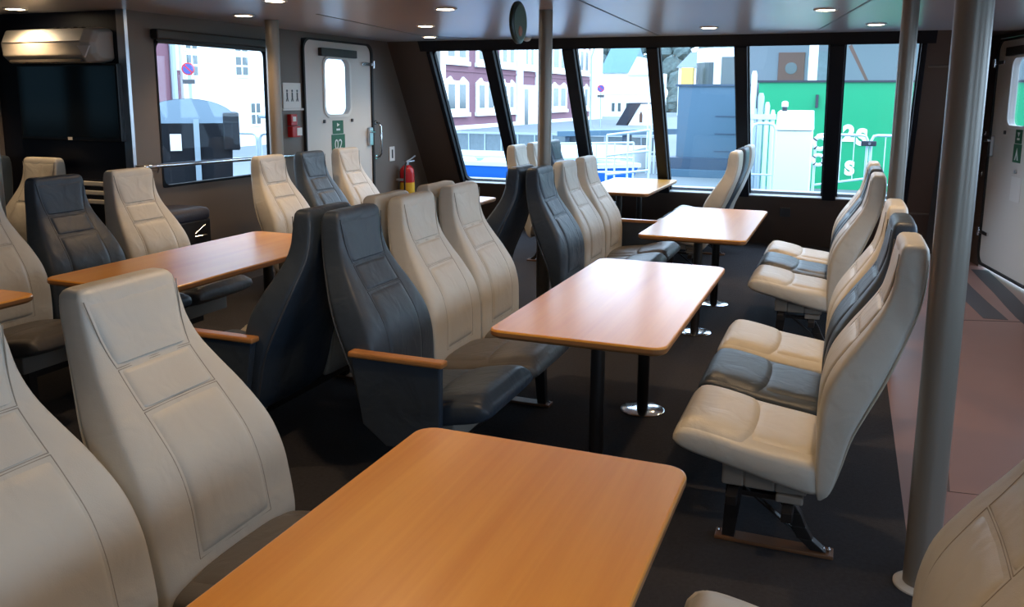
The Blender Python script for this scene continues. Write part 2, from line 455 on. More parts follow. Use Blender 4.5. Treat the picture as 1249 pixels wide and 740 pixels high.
for o in PROTO.values():
    for c in list(o.children): bpy.data.objects.remove(c)
    bpy.data.objects.remove(o)
base_frame(-1.55, (1.075, 1.645), R, 'floor frame under the two nearest cream seats on the left')
base_frame(.235, (1.14, 1.57), Lf, 'floor frame under the cream seat in the lower right corner')
base_frame(-1.77, (3.04, 4.16), R, 'black floor frame under the blue and cream row at the centre table')
base_frame(-2.385, (3.04, 4.16), Lf, 'black floor frame under the navy seat behind the centre row')
base_frame(0, (3.10, 4.25), Lf, 'black floor frame with brown foot rail under the nearest right row')
base_frame(-1.77, (5.51, 6.64), R, 'black floor frame under the row at the third table')
base_frame(-2.385, (5.51, 5.79), Lf, 'black floor frame under the navy seat behind the centre pole')
base_frame(-.03, (5.89, 7.03), Lf, 'black floor frame under the far right row')
base_frame(-4.18, (3.01, 4.15), R, 'black floor frame under the row behind the left table')
base_frame(-4.18, (5.62, 6.78), R, 'black floor frame under the row in front of the left door')
base_frame(-2.92, (8.03, 9.12), R, 'floor frame under the far row left of the front table')
base_frame(-1.19, (8.01, 9.12), Lf, 'floor frame under the edge-on trio at the front table')
def base_frame_y(x, y, label):
    f = base_frame(0, (0, .58), R, label); f.location = (x, y, 0); f.rotation_euler = (0, 0, -PI / 2)
base_frame_y(-6.38, 4.57, 'floor frame under the two seats below the television')

# ------------------------------------------------------------------ tables
def table(x0, x1, y0, y1, label, near_leg=None):
    cx, cy = (x0 + x1) / 2, (y0 + y1) / 2; hx, hy = (x1 - x0) / 2, (y1 - y0) / 2
    t = thing('table', label, 'table', (cx, cy, 0), 0, 'wooden tables between the seat rows')
    mb = MB(); L = []
    for d, z, k in ((.012, .705, 1), (.003, .712, 1), (0, .718, 1), (0, .732, 0), (.002, .738, 0), (.006, .740, 0)):
        L.append([(p[0], p[1], z) for p in rrect(-hx + d, hx - d, -hy + d, hy - d, .055, 8)])
    mb.cur = 1; mb.loft(L[:4], True, False); mb.cur = 0; mb.loft(L[3:], False, True)
    mb.build('tabletop', [M['beech'], M['beech_edge']], t)
    for sg in (-1, 1):
        mb = MB(); mb.lathe([(.031, .008), (.031, .70)], (0, sg * .46, 0), 20); mb.lathe([(.09, .694), (.09, .706)], (0, sg * .46, 0), 20)
        mb.build('leg', M['black'], t, True)
        mb = MB(); mb.lathe([(.118, 0), (.118, .005), (.108, .010), (.04, .013)], (0, sg * .46, 0), 32)
        mb.build('foot_disc', M['chrome'], t, True)
    return t
table(-1.06, -.31, .38, 2.02, 'large orange-brown wooden table in the foreground, nearest the camera')
table(-1.285, -.57, 3.00, 4.67, 'wooden table in the middle of the cabin, second from the camera, with glints on top')
table(-1.285, -.566, 5.59, 7.22, 'third wooden table from the camera, its top paled pink by window light')
table(-2.48, -1.755, 8.05, 9.60, 'far small white-looking table under the front windows')
table(-3.73, -2.97, 3.02, 4.70, 'long orange wooden table in front of the dark blue seat on the left')
table(-3.73, -2.97, 5.60, 7.20, 'far left table, only a pale corner showing beyond the cream headrests')
table(-4.17, -3.45, 1.15, 2.77, 'table at the left picture edge, only its orange end corner showing')

# ------------------------------------------------------------------ poles
CZ = 2.27
def pole(x, y, r, label):
    p = thing('support_pole', label, 'pole', (x, y, 0), 0, 'round poles from floor to ceiling')
    mb = MB(); mb.lathe([(r, .004), (r, CZ - .002)], n=36); mb.build('shaft', M['pole'], p, True)
    mb = MB(); mb.lathe([(r + .03, 0), (r + .03, .006), (r + .024, .011), (r, .014)], n=36); mb.build('base_flange', M['flange'], p, True)
pole(.335, 3.01, .055, 'thickest grey pole on the right, beside the nearest cream seat')
pole(.305, 5.80, .049, 'grey pole behind the right seats, second from right')
pole(-2.075, 5.93, .050, 'thin grey pole in the middle of the cabin between back-to-back seats')
pole(-4.50, 5.99, .056, 'tan pole at the right edge of the left window')
pole(-4.56, 3.43, .055, 'grey-green pole cut off by the left picture edge')

# ------------------------------------------------------------------ shell
mb = MB(); mb.box(-7.4, .316, -1.5, 10.2, -.06, 0); struct(mb.build('floor', M['carpet']))
mb = MB(); mb.box(.316, 3.6, -1.5, 10.2, -.06, 0); struct(mb.build('floor_aisle', M['vinyl']))
mb = MB()
def strip(mb, pts, w, z0, z1):
    pts = [Vector((p[0], p[1], 0)) for p in pts]; l = []; r = []
    for i, p in enumerate(pts):
        t = (pts[min(i + 1, len(pts) - 1)] - pts[max(i - 1, 0)]).normalized(); n = Vector((-t.y, t.x, 0)) * w / 2
        l.append(p + n); r.append(p - n)
    for i in range(len(pts) - 1):
        q = [l[i], r[i], r[i + 1], l[i + 1]]
        mb.loft([[(v.x, v.y, z0) for v in q], [(v.x, v.y, z1) for v in q]])
strip(mb, [(1.02, 9.5), (1.02, 8.9), (1.04, 8.4), (1.09, 7.8), (1.15, 7.2)], .17, -.002, .0015)
strip(mb, [(1.30, 9.3), (1.32, 8.8), (1.35, 8.2), (1.36, 7.8), (1.38, 7.3), (1.42, 6.9)], .15, -.002, .0015)
struct(mb.build('trim_1', M['inlay']))
mb = MB(); strip(mb, [(.66, 6.0), (.505, 3.84), (1.5, 3.95)], .012, -.002, .0015); strip(mb, [(.83, 7.05), (1.9, 7.35)], .012, -.002, .0015)
struct(mb.build('trim_2', M['seam']))

mb = MB(); mb.box(-7.4, 3.6, -1.56, 9.0, CZ, CZ + .05); struct(mb.build('ceiling', M['ceiling']))
for i, pts in enumerate(([(-3.84, 5.67), (-4.155, 8.0)], [(-1.66, 5.2), (-1.83, 8.64)], [(.16, 5.5), (-.31, 8.4)], [(-4.155, 8.0), (-3.66, 8.7)], [(-5, 4.2), (.8, 4.2)])):
    mb = MB(); strip(mb, pts, .016, CZ - .003, CZ + .01); struct(mb.build('trim_%d' % (i + 3), M['ceil_seam']))

# front wall: plane leaning back 30 degrees; local x, t (up the slope), d (outwards)
S30, C30 = .5008, .8655
FX = Matrix(((1, 0, 0, 0), (0, -S30, C30, 10.086), (0, C30, S30, 0), (0, 0, 0, 1)))
def tz(z): return z / C30
TS, TH, TC = tz(.58), tz(2.165), tz(2.29)
WIN = [(-4.47, -3.83), (-3.70, -2.90), (-2.77, -1.99), (-1.87, -1.10), (-.98, -.215), (-.075, .58)]
mb = MB(FX)
mb.box(-5.05, .85, -.02, TS, 0, .10); mb.box(-5.05, WIN[0][0] - .05, TS, TC, 0, .10); mb.box(.63, .85, TS, TC, 0, .10)
mb.xf = None
mb.loft([[(.83, 8.80, CZ), (.83, 10.10, 0), (.83, 10.16, 0), (.83, 10.16, CZ)], [(.86, 8.80, CZ), (.86, 10.10, 0), (.86, 10.16, 0), (.86, 10.16, CZ)]])
mb.box(.83, 1.35, 10.10, 10.16, 0, CZ)
struct(mb.build('wall_front', M['wall_dark']))
mb = MB(); mb.box(.83, 1.5, 8.98, 10.16, CZ, CZ + .05); struct(mb.build('ceiling_recess', M['wall_dark']))
mb = MB(FX); mb.box(-4.60, .70, TH, TC, -.012, .12); struct(mb.build('trim_8', M['mullion']))
edges = [WIN[0][0] - .05] + [w for ww in WIN for w in ww] + [.63]
for i in range(0, len(edges), 2):
    mb = MB(FX); mb.box(edges[i], edges[i + 1], TS, TH, -.03, .12); struct(mb.build('trim_%d' % (9 + i // 2), M['mullion'], bevel=.008))
for i, (a, b) in enumerate(WIN):
    mb = MB(FX); mb.box(a, b, TS, TH, .055, .062); w = struct(mb.build('window_%d' % (i + 1), M['glass']))
    mb = MB(FX); r = .07 if i == 0 else .012
    mb.plate(rrect(a - .002, b + .002, TS - .002, TH + .002, .003), rrect(a + .014, b - .014, TS + .014, TH - .014, r), .035, .085)
    mb.build('window_frame', M['mullion'], w)
    mb = MB(FX); mb.box(a, b, TS - .004, TS + .012, .0, .12); mb.build('window_sill', M['plaster2'], w)
# seam lines on the right front panel
mb = MB(FX); mb.box(.66, .85, tz(1.95), tz(1.965), -.012, .0); mb.box(.64, .85, tz(.46), tz(.475), -.012, 0); struct(mb.build('trim_17', M['wall']))

# left wall x=-5 (thin), window hole, door
T = .05
mb = MB(); wz0, wz1, wy0, wy1 = .935, 2.07, 5.20, 6.585
mb.box(-5 - T, -5, 4.93, wy0, 0, CZ); mb.box(-5 - T, -5, wy0, wy1, 0, wz0); mb.box(-5 - T, -5, wy0, wy1, wz1, CZ); mb.box(-5 - T, -5, wy1, 7.10, 0, CZ)
mb.box(-5 - T, -5, 7.10, 8.38, 2.215, CZ); mb.box(-5 - T, -5, 8.38, 10.15, 0, CZ)
struct(mb.build('wall_left', M['wall']))
mb = MB(); mb.box(-5.06, -4.985, 4.90, 4.93, 0, CZ); struct(mb.build('trim_18', M['steel']))
LX = Matrix(((0, 0, 1, -5), (1, 0, 0, 0), (0, 1, 0, 0), (0, 0, 0, 1)))      # local (y, z, x offset into room)
mb = MB(LX); mb.box(wy0, wy1, wz0, wz1, -.045, -.039); w = struct(mb.build('window_7', M['glass']))
mb = MB(LX); mb.plate(rrect(wy0 - .006, wy1 + .006, wz0 - .006, wz1 + .006, .02), rrect(wy0 + .012, wy1 - .012, wz0 + .012, wz1 - .012, .06), -.052, .004); mb.build('window_frame', M['mullion'], w)

def bulk_door(name, X, a0, a1, z0, z1, mirror, winr):
    """X maps local (a, z, d): a along the wall, d into the room"""
    d = None
    wa0, wa1, wz0, wz1 = winr
    n = 8
    mb = MB(X); mb.plate(rrect(a0, a1, z0, z1, .10, n), rrect(wa0, wa1, wz0, wz1, .09, n), -.04, .012)
    d = struct(mb.build(name, M['door'], bevel=.006))
    mb = MB(X); mb.plate(rrect(a0 - .020, a1 + .030, z0 - .02, z1 + .018, .11, n), rrect(a0 + .002, a1 - .002, z0 + .002, z1 - .002, .10, n), -.045, .03)
    mb.build('door_frame', M['rubber'], d)
    mb = MB(X); mb.plate(rrect(wa0 - .03, wa1 + .03, wz0 - .03, wz1 + .03, .11, n), rrect(wa0, wa1, wz0, wz1, .09, n), .010, .024)
    mb.build('window_rim', M['white'], d)
    mb = MB(X); mb.box(wa0 - .01, wa1 + .01, wz0 - .01, wz1 + .01, -.02, -.014); mb.build('window_pane', M['glass'], d)
    mb = MB(X); mb.box(wa0 - .10, wa1 + .10, wz1 + .02, wz1 + .10, .014, .06); mb.build('blind_case', M['blind'], d, bevel=.006)
    for s in (wa0 - .03, wa1 + .03):
        mb = MB(X); mb.box(s - .014, s + .014, wz0 - .085, wz0 - .05, .012, .03); mb.build('blind_hook', M['print'], d, bevel=.004)
    h = a1 if not mirror else a0; sg = 1 if not mirror else -1
    for z in ((z1 - .20), z0 + .30):
        mb = MB(X); mb.box(min(h - sg * .20, h + sg * .05), max(h - sg * .20, h + sg * .05), z - .018, z + .018, .012, .034)
        hb = mb.build('hinge', M['chrome'], d, bevel=.005)
        mb = MB(X); mb.tube([(h + sg * .03, z - .04, .035), (h + sg * .03, z + .04, .035)], .016, 10); mb.build('hinge_pin', M['chrome'], hb, True)
    zl = 1.22
    mb = MB(X); mb.box(min(h - sg * .10, h - sg * .02), max(h - sg * .10, h - sg * .02), zl - .11, zl + .09, .012, .045); lk = mb.build('latch', M['steel'], d, bevel=.008)
    mb = MB(X); mb.tube([(h - sg * .06, zl + .04, .045), (h - sg * .06, zl + .04, .085), (h - sg * .17, zl + .05, .09)], .011, 8); mb.build('latch_lever', M['chrome'], lk, True)
    return d
d1 = bulk_door('door_1', LX, 7.11, 8.37, .08, 2.20, False, (7.46, 7.925, 1.465, 2.03))
ang = math.atan2(1.51 - 1.32, 9.47 - 8.42)      # right wall closes in towards the bow
def wallmat(px, py, ang_, z=0):
    # local a runs aft (towards camera) along the right wall, d points into the room (-x side)
    ca, sa = math.cos(ang_), math.sin(ang_)
    return Matrix(((sa, 0, -ca, px), (-ca, 0, -sa, py), (0, 1, 0, z), (0, 0, 0, 1)))
RX = wallmat(1.32, 9.47, ang)
d2 = bulk_door('door_2', RX, .0, 1.28, .06, 2.20, True, (.40, .87, 1.42, 2.03))
mb = MB(RX); mb.box(-1.1, -.035, 0, CZ, -.06, 0); 
RW = [(1.75, 3.15), (3.75, 5.15), (5.75, 7.15), (7.75, 9.15)]
rz0, rz1 = .95, 2.06
mb.box(1.31, 11.2, 0, rz0, -.06, 0); mb.box(1.31, 11.2, rz1, CZ, -.06, 0)
ed = [1.31] + [q for p in RW for q in p] + [11.2]
for i in range(0, len(ed), 2): mb.box(ed[i], ed[i + 1], rz0, rz1, -.06, 0)
mb.box(-.035, 1.31, 2.23, CZ, -.06, 0)
struct(mb.build('wall_right', M['wall_dark']))
for i, (a, b) in enumerate(RW):
    mb = MB(RX); mb.box(a, b, rz0, rz1, -.045, -.039); w = struct(mb.build('window_%d' % (8 + i), M['glass']))
    mb = MB(RX); mb.plate(rrect(a - .03, b + .03, rz0 - .03, rz1 + .03, .02), rrect(a + .015, b - .015, rz0 + .015, rz1 - .015, .06), -.052, .006); mb.build('window_frame', M['mullion'], w)
# hull plating outboard of doors' coamings is left open: the panes look out on the quay

# television recess
mb = MB(); mb.box(-7.4, -5.04, 4.93, 5.0, 0, CZ); struct(mb.build('wall_rear', M['navy']))
SW = [(2.55, 3.0), (3.22, 3.75)]  # unseen panes, placed and tinted to show as dim reflections in the television
mb = MB(); mb.box(-7.46, -7.40, -1.5, 5.0, 0, 1.2); mb.box(-7.46, -7.40, -1.5, 5.0, 1.97, CZ)
for a, b in ((-1.5, 2.55), (3.0, 3.22), (3.75, 5.0)): mb.box(-7.46, -7.40, a, b, 1.2, 1.97)
struct(mb.build('wall_side', M['wall']))
for i, (a, b) in enumerate(SW):
    mb = MB(); mb.box(-7.44, -7.434, a, b, 1.2, 1.97); struct(mb.build('window_%d' % (15 + i), M['tinted']))
mb = MB(); mb.box(-6.66, -6.37, 4.86, 4.93, 0, CZ); struct(mb.build('trim_19', M['wall']))
BW = [(1.0, 3.2)]  # unseen back window, added to throw cool daylight on the near left seats
mb = MB(); mb.box(-7.4, 3.5, -1.56, -1.5, 0, 1.0); mb.box(-7.4, 3.5, -1.56, -1.5, 2.08, CZ)
ed = [-7.4] + [q for p in BW for q in p] + [3.5]
for i in range(0, len(ed), 2): mb.box(ed[i], ed[i + 1], -1.56, -1.5, 1.0, 2.08)
struct(mb.build('wall_back', M['wall']))
for i, (a, b) in enumerate(BW):
    mb = MB(); mb.box(a, b, -1.54, -1.533, 1.0, 2.08); struct(mb.build('window_%d' % (12 + i), M['glass']))

# ------------------------------------------------------------------ fittings
def exit_signs(X, a, z, parent, second):
    t = thing('exit_sign', 'two green emergency signs, one above the other, on the %s white door' % second, 'sign', group='green signs on the doors')
    mb = MB(X); mb.box(a - .10, a + .10, z, z + .14, .0125, .016); up = mb.build('upper_plate', M['green_sign'], t)
    mb = MB(X); mb.box(a - .125, a + .125, z - .19, z - .006, .0125, .016); lo = mb.build('lower_plate', M['green_sign'], t)
    mb = MB(X); mb.box(a - .035, a + .035, z + .035, z + .055, .016, .0172); mb.prism([(a - .02, z + .075), (a + .03, z + .095), (a - .02, z + .115)], .016, .0172); mb.build('pictogram', M['sign_white'], up)
    # white lettering: 02
    X2 = X @ Matrix.Translation((a, z - .115, .0165)) 
    text('number', '02', .15, X2, M['sign_white'], lo, .0006)
    return t
exit_signs(LX, 7.685, 1.262, d1, 'left')
def exit_signs_right():
    t = thing('exit_sign', 'two green emergency signs, one above the other, on the right white door', 'sign', group='green signs on the doors')
    a, z = .70, 1.265
    mb = MB(RX); mb.box(a - .075, a + .075, z, z + .13, .0125, .016); up = mb.build('upper_plate', M['green_sign'], t)
    mb = MB(RX); mb.box(a - .09, a + .09, z - .17, z - .006, .0125, .016); lo = mb.build('lower_plate', M['green_sign'], t)
    mb = MB(RX); mb.box(a - .03, a + .03, z + .03, z + .05, .016, .0172); mb.prism([(a - .03, z + .10), (a, z + .06), (a + .03, z + .10)], .016, .0172); mb.build('pictogram', M['sign_white'], up)
    mb = MB(RX); mb.prism([(a - .05, z - .15), (a - .005, z - .04), (a + .04, z - .15), (a + .015, z - .15), (a - .005, z - .10), (a - .025, z - .15)], .016, .0172); mb.build('pictogram', M['sign_white'], lo)
    n = MB(RX); n.box(a - .07, a + .16, z - .52, z - .30, .0125, .0145)
    tag(n.build('door_notice', M['white']), 'pale paper notice below the green signs on the right door', 'notice')
    n = MB(RX); n.lathe([(.018, .0125), (.018, .03)], (a + .02, z - .25, 0), 12)
    tag(n.build('door_lock', M['steel']), 'small round grey lock below the green signs on the right door', 'lock')
exit_signs_right()

def grab_handle(X, a, z0, z1, label):
    t = thing('grab_handle', label, 'handle', group='chrome grab handles by the doors')
    mb = MB(X); pts = [(a, z0, .0), (a, z0 + .005, .045), (a, z0 + .04, .07), (a, (z0 + z1) / 2, .075), (a, z1 - .04, .07), (a, z1 - .005, .045), (a, z1, .0)]
    mb.tube(pts, .013, 10); mb.build('bar', M['chrome'], t, True)
    for z in (z0, z1):
        mb = MB(X); mb.box(a - .02, a + .02, z - .025, z + .025, 0, .008); mb.build('mount_plate', M['chrome'], t, bevel=.003)
grab_handle(LX, 8.47, .97, 1.36, 'chrome grab handle on the wall right of the left door')
grab_handle(RX, -.20, .92, 1.32, 'chrome grab handle on the dark wall left of the right door')

# poster, call point, switch, sockets
t = thing('safety_poster', 'white poster with three small figures beside the left pole', 'poster')
mb = MB(LX); mb.box(6.78, 7.06, 1.535, 1.775, 0, .006); mb.build('sheet', M['white'], t)
for a in (6.84, 6.92, 7.0):
    mb = MB(LX); mb.lathe([(.012, .006), (.012, .0075)], (a, 1.70, 0), 10); mb.box(a - .01, a + .01, 1.635, 1.685, .006, .0075); mb.prism([(a - .022, 1.60), (a - .004, 1.64), (a + .010, 1.64), (a + .018, 1.60), (a + .006, 1.60), (a, 1.625), (a - .008, 1.60)], .006, .0075)
    mb.build('figure', M['print'], t)
mb = MB(LX); mb.box(6.76, 7.09, 1.515, 1.533, 0, .014); tag(mb.build('poster_ledge', M['white']), 'thin white ledge under the poster by the left pole', 'ledge')
t = thing('fire_alarm_switch', 'red fire alarm call point on the wall left of the left door', 'alarm')
mb = MB(LX); mb.box(6.83, 6.93, 1.37, 1.48, 0, .05); mb.build('upper_box', M['red'], t, bevel=.008)
mb = MB(LX); mb.box(6.855, 6.905, 1.41, 1.455, .05, .053); mb.build('button_plate', M['sign_white'], t)
mb = MB(LX); mb.box(6.83, 6.96, 1.26, 1.365, 0, .06); b = mb.build('lower_box', M['red'], t, bevel=.008)
mb = MB(LX); mb.box(6.90, 6.98, 1.275, 1.35, .0605, .064); mb.build('tag_card', M['sign_white'], b)
def switch(X, a, z, label):
    t = thing('switch_plate', label, 'switch', group='white switch plates by the doors')
    mb = MB(X); mb.box(a - .06, a + .06, z - .085, z + .085, 0, .01); mb.build('plate', M['white'], t, bevel=.003)
    mb = MB(X); mb.box(a - .012, a + .012, z - .05, z + .05, .01, .016); mb.build('rocker', M['print'], t)
switch(LX, 8.83, .985, 'white switch plate with dark rocker above the fire extinguisher')
switch(RX, -.44, 1.04, 'white switch plate behind the thick right pole, left of the right door')
mb = MB(FX); mb.box(-.645, -.535, tz(.41) - .06, tz(.41) + .06, -.018, 0)
t = mb.build('wall_socket', M['print'], bevel=.004); tag(t, 'small dark socket box on the brown wall below the front windows', 'socket')

# fire extinguisher on bracket
t = thing('fire_extinguisher', 'red fire extinguisher with yellow label on the wall right of the left door', 'fire extinguisher', (-4.89, 9.0, .36))
mb = MB(); mb.lathe([(.06, 0), (.085, .02), (.088, .05), (.088, .39), (.08, .44), (.05, .475), (.03, .485)], n=28); mb.build('cylinder', M['red'], t, True)
mb = MB(); mb.lathe([(.0895, .05), (.0895, .28)], n=28); mb.build('label_band', M['yellow'], t, True)
mb = MB(); mb.lathe([(.022, .48), (.022, .53)], n=14); mb.build('valve', M['steel'], t, True)
mb = MB(); mb.tube([(0, 0, .53), (.03, .03, .55), (.06, .10, .59)], .011, 8); mb.tube([(0, 0, .52), (.03, .04, .525), (.05, .09, .53)], .009, 8); mb.build('lever', M['steel'], t, True)
mb = MB(); mb.tube([(0, -.02, .51), (.02, -.07, .50), (.03, -.11, .42), (.03, -.115, .25), (.02, -.105, .12)], .010, 8); mb.build('hose', M['rubber'], t, True)
mb = MB(); mb.box(-.11, -.085, -.03, .03, .05, .42); mb.box(-.10, .0, -.094, -.089, .30, .33); mb.box(-.10, .0, .089, .094, .30, .33); mb.build('bracket', M['steel'], t)

# handrail
t = thing('handrail', 'chrome handrail running along the bottom of the left window', 'handrail')
mb = MB(); mb.tube([(-5.0, 4.93, 1.115), (-4.95, 4.93, 1.115), (-4.925, 4.96, 1.115), (-4.92, 5.05, 1.115), (-4.92, 7.0, 1.085), (-4.94, 7.04, 1.085), (-5.0, 7.05, 1.085)], .017, 10); mb.build('rail', M['chrome'], t, True)
for y in (5.08, 6.62):
    mb = MB(); mb.tube([(-5.0, y, 1.07), (-4.93, y, 1.07), (-4.92, y, 1.10)], .009, 8); mb.build('rail_bracket', M['chrome'], t, True)
t = thing('roller_blind', 'dark roller blind case above the left window', 'blind')
mb = MB(LX); mb.box(5.16, 6.64, 2.075, 2.15, 0, .075); mb.build('case', M['blind'], t, bevel=.012)
mb = MB(LX); mb.box(5.19, 6.61, 2.045, 2.06, .02, .045); mb.box(5.19, 6.61, 2.055, 2.08, .030, .034); mb.build('bottom_bar', M['blind'], t, bevel=.004)

# air conditioner
t = thing('air_conditioner', 'long cream air conditioning unit high on the wall above the television', 'air conditioner', (-5.585, 4.93, 1.885))
prof = [(0, .0), (-.17, .0), (-.235, .055), (-.245, .16), (-.19, .265), (-.03, .285), (0, .285)]
mb = MB(); L = []
for x, k in ((-.46, .86), (-.45, .96), (-.43, 1), (.36, 1), (.43, .90), (.46, .74)):
    L.append([(x, p[0] * k * .9 if p[0] else 0, (.1425 + (p[1] - .1425) * k) * .92) for p in prof])
mb.loft(L); mb.build('casing', M['ac'], t, bevel=.01)
mb = MB(); mb.box(-.38, .34, -.205, -.165, .006, .026); mb.build('outlet_slot', M['ac_dark'], t)
mb = MB(); mb.box(-.42, .36, -.2235, -.215, .150, .153); mb.build('panel_joint', M['ac_dark'], t)
for x in (.0, .07, .17, .25):
    mb = MB(); mb.box(x, x + .035, -.12, -.085, .246, .262); mb.build('top_vent', M['ac_dark'], t)
mb = MB(); mb.loft([[(.34, -.22, .118), (.435, -.19, .118), (.39, -.20, .035)], [(.34, -.228, .118), (.435, -.206, .118), (.39, -.214, .035)]]); mb.build('end_badge', M['white'], t)

# television
t = thing('television', 'large switched-off black television under the air conditioner', 'television', (-5.56, 4.93, 1.306))
mb = MB(); mb.box(-.515, .515, -.07, -.02, 0, .575); mb.build('housing', M['tvframe'], t, bevel=.006)
mb = MB(); mb.box(-.498, .498, -.073, -.07, .025, .558); mb.build('screen', M['screen'], t)
mb = MB(); mb.box(-.20, .20, -.02, 0, .15, .42); mb.build('wall_mount', M['black'], t)
mb = MB(); mb.box(-.02, .025, -.075, -.0735, .003, .026); mb.build('logo_plate', M['white'], t)

# louvre below television
t = thing('wall_vent', 'white three-slat vent between the blue and cream headrests on the navy wall', 'vent', (-5.36, 4.93, .80))
for z in (.015, .085, .155):
    mb = MB(); mb.box(-.28, .28, -.03, 0, z, z + .035); mb.build('slat', M['grate'], t, bevel=.006)
mb = MB(); mb.box(-.30, .30, -.012, 0, 0, .205); mb.build('backing', M['navy'], t)

# padded case by the wall
t = thing('storage_case', 'black case with navy padded lid against the wall below the left window', 'case', (-4.80, 5.00, 0))
mb = MB(); mb.box(-.17, .17, -.28, .29, 0, .70); mb.build('body', M['bin'], t, bevel=.012)
mb = MB(); L = []
for d, z in ((.012, .70), (0, .715), (0, .765), (.012, .785), (.04, .795)):
    L.append([(p[0], p[1], z) for p in rrect(-.18 + d, .18 - d, -.29 + d, .30 - d, .05)])
mb.loft(L); mb.build('padded_lid', M['navypad'], t, True)
mb = MB(); mb.tube([(.178, .10, .60), (.185, .20, .66), (.185, .22, .58), (.178, .10, .58)], .006, 6, closed=True); mb.build('catch', M['chrome'], t, True)

# hanging plaque
t = thing('hanging_plaque', 'round dark green plaque hung edge-on from the ceiling beside the centre pole', 'plaque', (-2.045, 5.3, 2.13))
QX = Matrix.Rotation(PI / 2, 4, 'Y')
mb = MB(QX); mb.lathe([(.128, -.014), (.135, -.008), (.135, .008), (.128, .014)], n=40); mb.build('disc', M['plaque'], t, True)
for sg in (-1, 1):
    mb = MB(QX); mb.lathe([(.112, sg * .014), (.112, sg * .0165)], n=36); f = mb.build('face', M['plaque_green'], t)
    mb = MB(QX); mb.lathe([(.034, sg * .0165), (.03, sg * .019)], (.055, 0, 0), n=20); mb.build('red_spot', M['plaque_red'], f)
mb = MB(); mb.tube([(0, 0, .13), (0, 0, CZ - 2.13)], .006, 8); mb.build('hanger', M['chrome'], t, True)
t = thing('ceiling_sensor', 'small domed sensor on the beam above the first front window', 'sensor', (-3.20, 8.55, CZ))
mb = MB(); mb.lathe([(.045, 0), (.045, -.015), (.03, -.035), (.01, -.042)], n=20); mb.build('dome', M['white'], t, True)
mb = MB(); mb.lathe([(.055, 0), (.055, -.006)], n=20); mb.build('base_ring', M['steel'], t, True)

# downlights
LIGHTS = [(-2.715, 5.60, 'ceiling downlight between the left pole and the hanging plaque, nearest of three in a line'),
          (-3.525, 6.87, 'ceiling downlight in the middle of the line above the left door'),
          (-4.12, 8.12, 'ceiling downlight farthest in the line, by the front left corner'),
          (-1.20, 7.79, 'ceiling downlight above the far table in front of the middle windows'),
          (-.20, 6.49, 'ceiling downlight above the green ship side, left of the right poles'),
          (.16, 7.86, 'ceiling downlight half hidden by the second right pole'),
          (-4.43, 5.55, 'ceiling downlight above the left window'),
          (-3.55, 4.77, 'ceiling downlight cut by the top edge above the left pole'),
          (-5.70, 4.60, 'ceiling downlight at the upper left corner above the air conditioner'),
          (-1.50, 2.55, 'ceiling downlight added above the centre row, out of the picture'),  # unseen lamp, added to brighten the cream seats of the centre row
          (-.75, 4.60, 'ceiling downlight added above the far end of the centre table, out of the picture'),  # put in out of view to lift seat fronts around the centre table
          (.10, 3.75, 'ceiling downlight above the right row, out of the picture'),
          (-.35, .70, 'ceiling downlight added above the foreground table, out of the picture'),  # unseen fill over the near table, added to brighten its top
          (-3.2, 2.2, 'ceiling downlight added above the left edge table, out of the picture'),  # added out of view, position guessed, to light the left near bay
          (1.30, 4.6, 'ceiling downlight added above the right aisle, out of the picture')]  # unseen, added at a guessed spot to light the aisle side
LPOW = 30
dl = None
for x, y, lab in LIGHTS:
    if dl is None:
        t = thing('downlight', lab, 'ceiling light', (x, y, CZ), 0, 'round ceiling downlights'); dl = t
        mb = MB(); mb.lathe([(.062, -.001), (.062, -.010), (.080, -.010), (.083, -.004), (.083, 0)], n=32); mb.build('rim', M['white'], t, True)
        mb = MB(); mb.lathe([(.061, -.002), (.061, -.008)], n=28); mb.build('diffuser', M['lamp'], t)
    else:
        t = dup(dl); t.location = (x, y, CZ); t['label'] = lab
    ld = bpy.data.lights.new('downlight_lamp', 'SPOT'); ld.energy = LPOW; ld.color = (1, .66, .36); ld.spot_size = math.radians(125); ld.spot_blend = .8; ld.shadow_soft_size = .05
    lo = bpy.data.objects.new('downlight_lamp', ld); COL.objects.link(lo); lo.location = (x, y, CZ - .03)

# ------------------------------------------------------------------ outside
GZ = -.12
mb = MB(); mb.box(-60, 40, -30, 140, GZ - .3, GZ); struct(mb.build('ground', M['quay']))
FXO = Matrix(((0, 0, 1, -20), (1, 0, 0, 0), (0, 1, 0, 0), (0, 0, 0, 1)))      # facade plane x=-20 : (y, z, out)

